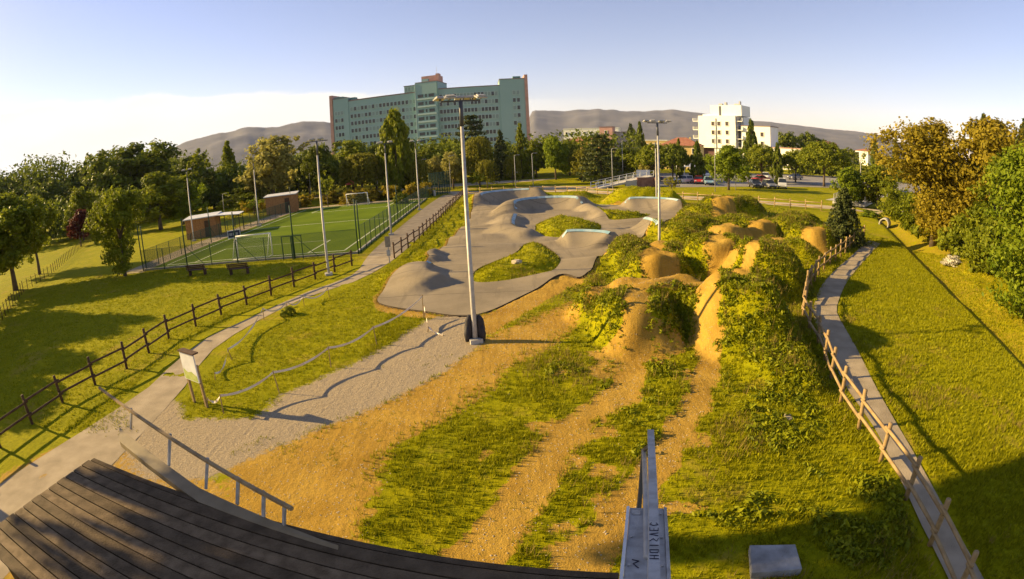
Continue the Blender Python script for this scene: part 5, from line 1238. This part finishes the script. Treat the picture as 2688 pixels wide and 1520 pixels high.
TREES = [
 # left edge and meadow
 ((-53.08,38.30,10.56,10.91),'round','mid','bushy green tree at the far left edge over the stake fence',11,2.0),
 ((-58.25,46.94,9.61,6.94),'round','mid','green tree second from the left edge behind the stake fence',12,2.0),
 ((-35.40,39.91,8.55,5.11),'shrubby','mid','dense green tree with low dark skirt standing on the left meadow',13,2.0),
 ((-74.54,72.03,6.45,4.66),'round','red','small plum tree with dark red leaves on the left meadow',14,1.0),
 ((-84.87,83.34,10.91,7.24),'round','mid','green tree right behind the red plum tree',15,1.0),
 ((-60.92,81.03,10.43,12.13),'round','mid','broad green tree left of the orange kiosk',16,1.6),
 ((-58.38,85.23,8.21,7.49),'round','bright','smaller green tree touching the left mast by the orange kiosk',17,1.0),
 ((-91.69,112.00,20.02,22.04),'round','dark','huge dark round tree rising above the left meadow trees',18,1.6),
 ((-107.56,118.00,19.72,13.89),'sparse','dark','dark tree left of the huge round tree on the skyline',19,1.0),
 ((-86.31,116.00,17.52,8.39),'round','dark','dark tree on the right shoulder of the huge round tree',20,1.0),
 ((-120.18,105.00,16.13,13.88),'round','dark','dark tree low on the skyline left of the red plum',21,1.0),
 ((-126.14,95.00,15.95,13.74),'round','dark','dark tree on the skyline at the left edge',22,1.0),
 ((-133.74,135.00,19.51,15.15),'round','dark','dim round tree on the skyline above the red plum',23,1.0),
 ((-80.03,128.00,16.10,9.85),'sparse','mid','ragged green tree left of the pointed dark conifer',24,1.0),
 ((-67.59,122.00,16.38,8.09),'spruce','mid','pointed dark conifer left of the tall bronze tree',25,1.0),
 ((-92.15,140.00,15.26,10.94),'round','dark','dark tree between the huge round tree and the ragged one',26,1.0),
 ((-70.58,118.00,10.25,10.96),'round','dark','dark rounded tree low behind the orange kiosk',27,1.0),
 ((-46.18,101.33,14.57,14.53),'sparse','olive','tall bronze-leaved tree standing over the wooden shed',28,1.8),
 ((-52.44,100.00,4.82,8.19),'round','mid','low leafy tree behind the kiosk canopy',29,1.0),
 ((-39.05,110.00,12.51,5.92),'umbrella','dark','dark pine just left of the near corner mast top',30,1.0),
 ((-44.45,118.00,11.36,7.31),'round','dark','dark tree right of the tall bronze tree',31,1.0),
 ((-35.55,108.00,8.13,6.59),'round','dark','dark tree at the left foot of the hospital',32,1.0),
 ((-35.88,125.00,12.22,10.37),'round','mid','broad green tree under the left end of the hospital',33,1.0),
 ((-26.91,100.00,8.82,7.13),'willow','yellow','yellow-green weeping tree behind the far goal',34,1.3),
 ((-28.94,120.00,10.56,7.16),'round','dark','dark tree between the weeping tree and the poplar',35,1.0),
 ((-20.00,99.93,15.86,5.47),'poplar','mid','very tall poplar in front of the hospital',36,1.5),
 ((-32.77,150.00,14.59,6.68),'round','mid','tree close behind the poplar on its left side',37,1.0),
 ((-17.55,125.00,9.57,8.24),'round','mid','green tree right of the poplar under the loggias',38,1.0),
 ((-16.04,100.00,6.51,4.41),'willow','yellow','yellow-green weeping tree just right of the poplar',39,1.0),
 ((-13.82,112.00,6.73,5.73),'round','olive','pale brownish tree under the middle of the hospital',40,1.0),
 ((-10.52,108.00,7.51,5.51),'round','olive','pale brownish tree left of the central mast',41,1.0),
 ((-14.45,140.00,11.18,9.18),'umbrella','mid','flat-topped pine before the hospital centre',42,1.0),
 ((-8.88,150.00,17.29,11.98),'cedar','cedar','great dark cedar in front of the right wing of the hospital',43,1.5),
 ((-5.28,108.00,10.34,5.02),'willow','yellow','bright weeping willow just right of the central mast',44,1.4),
 ((-3.68,104.00,5.58,3.77),'willow','yellow','low weeping willow right of the central mast near the lawn',45,1.0),
 ((1.25,106.00,6.21,2.77),'willow','yellow','narrow weeping willow under the small conifers',46,1.0),
 ((-1.05,128.00,11.89,5.20),'spruce','cedar','grey-green conifer right of the great cedar',47,1.0),
 ((3.77,130.00,13.44,4.90),'spruce','mid','pointed green conifer under the right end of the hospital',48,1.0),
 ((1.03,140.00,7.47,9.13),'round','dark','dark tree between the two conifers below the hospital',49,1.0),
 ((7.25,132.00,9.51,6.71),'round','mid','green tree just beyond the right corner of the hospital',50,1.0),
 ((10.83,120.39,9.44,5.78),'round','bright','bright green tree on the lawn before the footbridge ramp',51,1.6),
 ((15.69,135.00,8.59,6.90),'round','mid','green tree behind the bright one near the ochre house',52,1.0),
 ((16.24,118.00,6.91,6.04),'round','yellow','yellow-green tree left of the big dark cedar',53,1.0),
 ((18.10,104.00,9.52,7.96),'cedar','cedar','big dark cedar standing behind the footbridge',54,1.6),
 ((25.44,120.00,6.93,8.00),'round','dark','dark tree right of the big cedar behind the bridge',55,1.0),
 ((28.58,118.00,6.21,7.04),'round','mid','green tree behind the two poles on the mounds',56,1.0),
 ((50.06,200.00,15.80,3.29),'cypress','dark','slim dark cypress on the skyline left of the mast head',57,1.0),
 ((48.99,210.00,15.10,4.69),'cypress','cedar','dark cypress just left of the slim skyline cypress',58,1.0),
 ((29.97,108.00,7.94,6.50),'umbrella','mid','round-topped pine behind the mast on the mounds',59,1.2),
 ((33.19,106.00,8.12,5.64),'umbrella','dark','dark round-topped pine right of the mast on the mounds',60,1.2),
 ((36.51,112.00,8.51,1.54),'cypress','dark','thin cypress in front of the yellow villa',61,1.0),
 ((37.78,104.00,8.02,2.41),'cypress','dark','dark cypress left of the white apartment entrance',62,1.2),
 ((29.23,112.00,4.25,4.20),'round','olive','small brownish tree left of the mast by the white sign',63,1.0),
 ((37.06,86.23,7.81,6.53),'round','bright','leafy green tree at the edge of the parking lot',64,1.7),
 ((23.98,77.12,3.04,2.34),'young','yellow','small yellow-green tree beside the silver hatchback',65,1.0),
 ((77.13,160.00,15.58,4.38),'cypress','dark','tall cypress against the right side of the white block',66,1.0),
 ((54.58,108.00,8.33,7.19),'umbrella','mid','round-topped pine right of the leafy parking tree',67,1.3),
 ((55.30,102.00,8.28,2.02),'cypress','dark','slim dark cypress between the pines in the parking lot',68,1.2),
 ((63.39,108.00,7.67,6.35),'umbrella','mid','middle-sized round pine right of the slim cypress',69,1.2),
 ((64.88,98.00,9.86,9.88),'umbrella','mid','largest round-topped pine at the right end of the parking lot',70,1.7),
 ((114.58,200.00,14.55,10.03),'round','dark','dark tree on the skyline right of the white block',71,1.0),
 ((144.55,230.00,15.43,13.79),'round','dark','dark distant trees over the biggest pine',72,1.0),
 ((128.67,180.00,9.06,9.62),'round','mid','green tree left of the yellow house',73,1.0),
 ((162.24,200.00,16.57,3.36),'cypress','dark','thin lone cypress on the skyline at the right',74,1.0),
 ((131.94,150.00,16.84,3.77),'spruce','dark','small dark spruce left of the bronze tree top',75,1.0),
 ((47.05,63.56,5.61,5.16),'shrubby','bright','leafy green hedge tree right of the road bridge',76,1.3),
 ((50.85,61.98,6.36,5.81),'shrubby','mid','green hedge tree left of the big bronze tree',77,1.3),
 ((27.21,37.80,4.64,3.65),'spruce','cedar','dark drooping conifer at the end of the right fence',78,1.8),
 ((36.08,34.99,10.79,10.20),'shrubby','bronze','big bronze-leaved oak above the ditch on the right',79,3.2),
 ((38.34,30.81,10.60,8.56),'shrubby','bronze','bronze-green oak right of the big bronze one',80,2.2),
 ((77.19,62.00,16.62,5.02),'spruce','cedar','dark spruce tip behind the bronze oaks',81,1.2),
 ((26.82,17.19,9.30,7.62),'shrubby','bright','dark green leafy tree filling the right edge',82,3.2),
 ((32.78,24.37,7.65,6.51),'shrubby','mid','green tree on the ditch bank before the right edge tree',83,2.2),
 ((47.59,31.80,11.49,6.22),'spruce','cedar','tall dark conifer at the right edge of the frame',84,1.5),
 # young trees and shrubs
 ((-5.47,100.69,3.68,2.92),'young','mid','young staked tree on the lawn right of the central mast',85,1.0),
 ((-2.76,103.63,2.50,2.10),'young','mid','smaller young tree on the lawn right of the staked one',86,1.0),
 ((-39.57,71.49,2.87,2.72),'young','yellow','little yellow-green tree in front of the kiosk canopy',87,1.0),
 ((-44.19,87.86,3.12,3.56),'young','bright','little bright tree left of the wooden shed',88,1.0),
 ((-30.22,88.61,6.04,3.39),'young','mid','young tree left of the far goal',89,1.0),
 ((-23.96,93.34,2.44,4.89),'bush','bronze','brown-green shrub right behind the far goal',90,1.0),
 ((-20.09,93.81,2.64,4.17),'bush','mid','shrub at the foot of the poplar',91,1.0),
 ((-26.98,91.05,1.85,4.13),'bush','bronze','low shrub left behind the far goal',92,1.0),
 ((-31.58,97.47,2.21,3.71),'bush','dark','dark shrub at the far left corner of the field',93,1.0),
 ((-16.43,83.19,1.85,2.46),'bush','dark','dark shrub beside the path end mast',94,1.0),
 ((-11.60,25.43,0.56,0.81),'bush','mid','weedy shrub under the dark rail fence',95,1.0),
 ((31.82,28.42,0.92,1.61),'bush','blossom','white blossoming shrub on the ditch bank',96,1.0),
 ((43.24,53.88,0.96,3.00),'bush','bright','bright green shrub by the path under the bronze tree',97,1.0),
]
for spec, kind, leaf, label, seed, dens in TREES: tree(spec, kind, leaf, label, seed, dens)
# trees outside the frame on the left whose crowns shade the meadow and the slab
for (x, y, h, w, s, lb) in ((-47,27.5,10,7,12,'green tree outside the picture left of the meadow, farthest of three'),(-42,21.5,9,7.5,11,'green tree outside the picture left of the meadow, middle one of three'),(-36,15,7.5,6,11,'green tree outside the picture left of the meadow, nearest of three')):
    tree((x,y,h,w), 'round', 'mid', lb, s, 2.0, group='trees left of the frame')
tree((-21,7.8,24,8.2), 'umbrella', 'mid', 'unseen tall pine added left of the start platform to shade the slab', 67, 1.3)  # unseen pine, added and shaped to drop its shadow around the slab

# distant belt of woodland that reads as one mass
def belt(name, label, pts, hmin, hmax, n, leaf, seed, width=14, ls=0.5, per=16):
    rng = np.random.default_rng(seed); W = np.array(walk(pts, 6.0)); k = rng.integers(0, len(W), n)
    base = W[k] + rng.normal(size=(n, 2)) * width * 0.35; hgt = rng.uniform(hmin, hmax, n)
    C = []; R = []
    for (x, y), h in zip(base, hgt):
        for j in range(7):
            C.append((x + rng.normal()*h*0.22, y + rng.normal()*h*0.22, h*rng.uniform(0.2, 0.92))); R.append(h*rng.uniform(0.13, 0.22))
    v, f, t = clump_crown(np.array(C), np.array(R), per, ls, seed)
    o = link(name, np_mesh(name, v, f, 4, L[leaf], {'tint': ('FACE', t)})); return stuff(o, label, 'woodland')
belt('woodland', 'dark woodland belt along the foot of the hospital and the hills', [(-150,165),(-90,150),(-40,140),(0,140),(28,143)], 8, 12, 220, 'dark', 201, 16)
belt('woodland', 'dark wooded slope on the far left skyline', [(-190,112),(-172,128),(-158,140)], 23, 27, 150, 'dark', 202, 24, 0.7, 32)
belt('woodland', 'dim tree-covered rise left of the huge round tree', [(-158,135),(-140,150),(-122,160)], 16, 20, 130, 'dark', 208, 22, 0.7, 32)
belt('woodland', 'distant tree line between the houses on the right', [(60,250),(120,240),(190,225),(260,200),(330,150)], 5, 10, 170, 'mid', 203, 24)
belt('woodland', 'hedge of mixed shrubs behind the far end of the football field', [(-48,93),(-34,93.5),(-22,93),(-15,92.5)], 1.4, 2.6, 90, 'bronze', 204, 2.5, 0.22, 30)
belt('woodland', 'green thicket along the stream bank on the right', [(46,52),(42,44),(38,36),(33,27),(30,19)], 2.2, 4.2, 70, 'mid', 205, 3, 0.17, 60)
belt('woodland', 'dark wood closing the left meadow behind its single trees', [(-130,62),(-100,88),(-80,110),(-58,122),(-30,126),(-8,128)], 7, 11, 260, 'dark', 206, 12)
belt('woodland', 'green trees massed behind the parking lot', [(22,128),(45,138),(75,140),(105,132),(135,112)], 3, 5, 150, 'mid', 207, 6, 0.4)

# ------------------------------------------------------------------ hills
def hill(name, prof, r0, r1, m):
    azs = np.array([p[0] for p in prof]); els = np.array([p[1] for p in prof]); na, nr_ = 260, 34
    A = np.linspace(azs[0], azs[-1], na); T = np.linspace(0, 1, nr_); AA, TT_ = np.meshgrid(A, T); rr = r0 + (r1-r0)*TT_
    el = np.interp(AA, azs, els); top = np.maximum(0, np.tan(el)*(r0+(r1-r0)*0.7) + 7.5)
    shape = np.where(TT_ < 0.7, np.sin(TT_/0.7*math.pi/2)**1.25, np.cos((TT_-0.7)/0.3*math.pi/2))
    nz = fbm(AA*4000, rr, 420.0, 5) - 0.5
    zz = top*shape + nz*top*0.30*np.sin(np.clip(TT_/0.7,0,1)*math.pi) - 2
    nz2 = (fbm(AA*4000+999, rr*0, 60.0, 4) - 0.5); zz += nz2 * top * 0.05 * shape
    V = np.stack([rr*np.sin(AA), rr*np.cos(AA), zz], -1).reshape(-1, 3); I2 = np.arange(na*nr_).reshape(nr_, na)
    F2 = np.stack([I2[:-1,:-1],I2[:-1,1:],I2[1:,1:],I2[1:,:-1]], -1).reshape(-1,4)
    struct(link(name, np_mesh(name, V, F2, 4, m, smooth=True)))
hm = mat('hazed_hill_forest', (0.075,0.076,0.088), (0.145,0.135,0.135), 0.006, 0.95, detail=8, contrast=(0.3,0.7))  # blue-grey of distant haze is mixed into the forest colour
hill('hills', [(-0.6903,0.0301),(-0.6305,0.0586),(-0.5805,0.0700),(-0.5126,0.0766),(-0.4641,0.0794),(-0.4349,0.0728),(-0.4091,0.0718),(-0.3576,0.0745),(-0.3286,0.0705),(-0.2637,0.0580),(-0.1561,0.0411),(-0.0485,0.0336),(0.0457,0.0508),(0.0536,0.0644),(0.1108,0.0602),(0.1685,0.0653),(0.2116,0.0617),(0.2547,0.0584),(0.3127,0.0600),(0.3561,0.0561),(0.4214,0.0482),(0.4874,0.0447),(0.5688,0.0388),(0.6362,0.0381),(0.6815,0.0352),(0.7118,0.0280),(0.7577,0.0157),(0.8355,0.0109)], 2600, 5200, hm)

# ------------------------------------------------------------------ grass and weeds
def blades(P, n_per, h, w, seed, leaf, name, label, spread=0.06, bend=0.5):
    rng = np.random.default_rng(seed); n = len(P); B = np.repeat(P, n_per, 0); m = len(B)
    hh = np.repeat(np.asarray(h)*np.ones(n), n_per) * rng.uniform(0.6, 1.3, m); ww = np.repeat(np.asarray(w)*np.ones(n), n_per) * rng.uniform(0.7, 1.3, m)
    a = rng.uniform(0, 6.283, m); sp = np.repeat(np.asarray(spread)*np.ones(n), n_per)
    off = np.stack([np.cos(a), np.sin(a)], 1) * (sp*rng.random(m))[:, None]
    base = B.copy(); base[:, :2] += off; base[:, 2] -= 0.02
    lean = np.stack([np.cos(a), np.sin(a)], 1) * (hh*bend*rng.uniform(0.2, 1.2, m))[:, None]
    side = np.stack([-np.sin(a + 0.6), np.cos(a + 0.6)], 1) * (ww/2)[:, None]
    v0 = base.copy(); v0[:, :2] -= side; v1 = base.copy(); v1[:, :2] += side
    tip = base.copy(); tip[:, :2] += lean; tip[:, 2] += hh
    V = np.stack([v0, v1, tip], 1).reshape(-1, 3); Fc = np.arange(m*3).reshape(m, 3)
    tint = np.clip(np.repeat(rng.random(n), n_per)*0.6 + rng.random(m)*0.4, 0, 1)
    o = link(name, np_mesh(name, V, Fc, 3, L[leaf], {'tint': ('FACE', tint)})); return stuff(o, label, 'grass')
def gmask(x, y):
    """1 where green things grow, 0 on bare ground, path and track"""
    d = np.zeros(len(x))
    for pts, w in LANES:
        q, _ = segdist(x, y, smooth_poly(pts, False, 4)); q = q + (fbm(x, y, 0.9, 3) - 0.5) * 0.75; d = np.maximum(d, 1 - sstep(w*0.7, w*1.25, q))
    wb_ = (fbm(x, y, 2.5) - 0.5)
    d = np.maximum(d, poly_mask(x + wb_*2.5, y + wb_*2, P_DIRT, 0.9)); d = np.maximum(d, poly_mask(x, y, P_DIRT2, 0.2))
    d = np.maximum(d, poly_mask(x + wb_, y + wb_, P_GRAVEL, 0.3)); d = np.maximum(d, poly_mask(x, y, P_PAD, 0.5))
    t = in_track(x, y); dq, _ = segdist(x, y, TRACK, True); d = np.maximum(d, np.where(t, 1.0, 1 - sstep(0.05, 0.3, dq)))
    for ob, hw in ((PATHR, 0.52), (PATHL, 1.5)):
        q, _ = segdist(x, y, ob); d = np.maximum(d, 1 - sstep(hw, hw+0.25, q))
    d = np.maximum(d, 1.1 * patchy(x, y))
    return np.clip(1 - d, 0, 1)
def scatter(x0, x1, y0, y1, dens, seed, fn):
    rng = np.random.default_rng(seed); n = int((x1-x0)*(y1-y0)*dens); x = rng.uniform(x0, x1, n); y = rng.uniform(y0, y1, n)
    k = rng.random(n) < fn(x, y); x, y = x[k], y[k]; return np.stack([x, y, hz(x, y)], 1)
vis = lambda x, y: (np.abs(np.arctan2(x, y)) < np.where(y < 9, 1.4, 1.06))
def weedy(x, y):
    m = mound_h(x, y); p = sstep(0.15, 0.7, m) * (0.25 + 0.75*sstep(0.36, 0.50, fbm(x+7, y, 1.1))); patch = sstep(0.56, 0.66, fbm(x, y, 1.7)) * ((x > 0.5) & (x < 9.5) & (y < 20))
    rim = (x > 2.5) & (y > 13) & (y < 62) & (x < 34) & (segdist(x, y, PATHR)[1] > 0)
    return np.clip(np.maximum(p * rim, np.maximum(patch*0.5, 0.06*rim)), 0, 1) * gmask(x, y) * vis(x, y)
# broad-leaved weeds on the mounds
W1 = scatter(1, 16, 5, 32, 150, 301, lambda x, y: weedy(x, y))
W2 = scatter(5, 34, 32, 72, 80, 302, lambda x, y: weedy(x, y))
def weeds(P, k, size, seed, label):
    rng = np.random.default_rng(seed); n = len(P); C = np.repeat(P, k, 0); m = len(C); s = np.repeat(rng.uniform(0.6, 1.5, n), k)*size
    a = rng.uniform(0, 6.283, m); q = s*rng.uniform(0.2, 1.0, m); up = s*rng.uniform(0.05, 1.1, m)
    C = C + np.stack([np.cos(a)*q, np.sin(a)*q, up], 1)
    Nn = np.stack([np.cos(a)*0.6, np.sin(a)*0.6, np.full(m, 0.8)], 1)
    v, f = leaves(C, Nn, s*0.62, rng, 0.42); t = np.clip(np.repeat(rng.random(n), k)*0.55 + rng.random(m)*0.45, 0, 1)
    return stuff(link('weeds', np_mesh('weeds', v, f, 4, L['weed'], {'tint': ('FACE', t)})), label, 'weeds')
weeds(W1, 7, 0.085, 311, 'broad-leaved green weeds growing over the near dirt mounds')
weeds(W2, 6, 0.105, 312, 'broad-leaved green weeds growing over the far dirt mounds')
W3 = scatter(1, 16, 5, 32, 9, 303, lambda x, y: np.minimum(1, 1.6*weedy(x, y)))
weeds(W3, 9, 0.125, 313, 'taller dock and thistle plants on the near dirt mounds')
S2 = scatter(2, 30, 14, 56, 9, 304, lambda x, y: weedy(x, y))
blades(S2, 5, 0.42, 0.022, 314, 'straw', 'grass', 'dead pale stalks standing in the weeds on the mounds', 0.12, 0.35)
# short grass on the lawns
G1 = scatter(-6, 14, 3, 25, 130, 321, lambda x, y: gmask(x, y) * vis(x, y) * (0.25 + 0.75*sstep(0.35, 0.6, fbm(x+40, y, 1.3))))
blades(G1, 5, 0.13, 0.028, 331, 'grass', 'grass', 'short yellow-green grass around the near dirt lanes', 0.07)
G2 = scatter(9, 34, 2, 40, 75, 322, lambda x, y: gmask(x, y) * vis(x, y) * (segdist(x, y, DITCH)[0] > 0.5))
blades(G2, 4, 0.13, 0.036, 332, 'grass', 'grass', 'mown grass on the lawn right of the narrow path', 0.09)
G3 = scatter(-16, -1, 12, 40, 55, 323, lambda x, y: gmask(x, y) * vis(x, y))
blades(G3, 4, 0.10, 0.03, 333, 'grass', 'grass', 'grass inside the taped strip beside the path', 0.09)
G4 = scatter(-45, -15, 12, 42, 22, 324, lambda x, y: gmask(x, y) * vis(x, y))
blades(G4, 4, 0.10, 0.045, 334, 'grass', 'grass', 'grass on the shaded left meadow', 0.14)
G5 = scatter(-8, 20, 28, 80, 12, 325, lambda x, y: gmask(x, y))
blades(G5, 4, 0.16, 0.06, 335, 'grass', 'grass', 'rough grass around the pump track and its islands', 0.16)
P_TUFT = [(-8.08,11.95),(-7.33,13.05),(-5.91,13.55),(-4.84,12.64),(-4.87,11.50),(-6.52,11.68)]
T1 = scatter(-9, -3, 9, 14.5, 60, 327, lambda x, y: poly_mask(x, y, P_TUFT, 0.3) * sstep(0.46, 0.6, fbm(x, y, 0.8)))
blades(T1, 6, 0.07, 0.02, 337, 'grass', 'grass', 'thin tufts of grass poking through the gravel below the info board', 0.09)
T2 = scatter(-5, 3, 7, 20, 40, 328, lambda x, y: (1-gmask(x, y))*sstep(0.60, 0.70, fbm(x+3, y, 1.0))*0.5)
blades(T2, 6, 0.06, 0.02, 338, 'grass', 'grass', 'stray grass tufts on the open dirt', 0.08)
S1 = scatter(0, 16, 5, 32, 26, 326, lambda x, y: gmask(x, y)*sstep(0.5, 0.65, fbm(x-20, y, 2.0)))
blades(S1, 5, 0.24, 0.018, 336, 'straw', 'grass', 'dry straw-coloured stalks between the dirt lanes', 0.08)
def pebbles(P, seed, label):
    rng = np.random.default_rng(seed); n = len(P); o = np.array([[1,0,0],[0,1,0],[-1,0,0],[0,-1,0],[0,0,0.7]], float); fc = np.array([[0,1,4],[1,2,4],[2,3,4],[3,0,4]])
    s = rng.uniform(0.008, 0.028, (n,1,1)) ** 1.0 ; V = P[:, None, :] + o[None]*s*rng.uniform(0.6,1.4,(n,5,3)); Fc = fc[None] + 5*np.arange(n)[:, None, None]
    return stuff(link('pebbles', np_mesh('pebbles', V.reshape(-1,3), Fc.reshape(-1,3), 3, mat('pebble', (0.38,0.30,0.19), (0.50,0.41,0.28), 3, 0.9))), label, 'pebbles')
PB = scatter(-14, 8, 6, 26, 60, 341, lambda x, y: (1-gmask(x, y))*vis(x, y)*0.55*(segdist(x, y, PATHL)[0] > 1.8))
pebbles(PB, 342, 'loose pebbles scattered over the gravel and dirt')

# ------------------------------------------------------------------ haze
hb = MB(); hb.box((0, 3750, 209), (13000, 11500, 422))
hz_m = bpy.data.materials.new('haze'); hz_m.use_nodes = True; hn = hz_m.node_tree; hn.nodes.clear()
ho = hn.nodes.new('ShaderNodeOutputMaterial'); pv = hn.nodes.new('ShaderNodeVolumePrincipled')
pv.inputs['Color'].default_value = (0.70, 0.78, 1.0, 1); pv.inputs['Density'].default_value = 0.00005
hn.links.new(pv.outputs[0], ho.inputs['Volume'])
hz_o = stuff(hb.build('haze', hz_m)); hz_o['label'] = 'thin pale evening haze over the whole valley'; hz_o['category'] = 'haze'
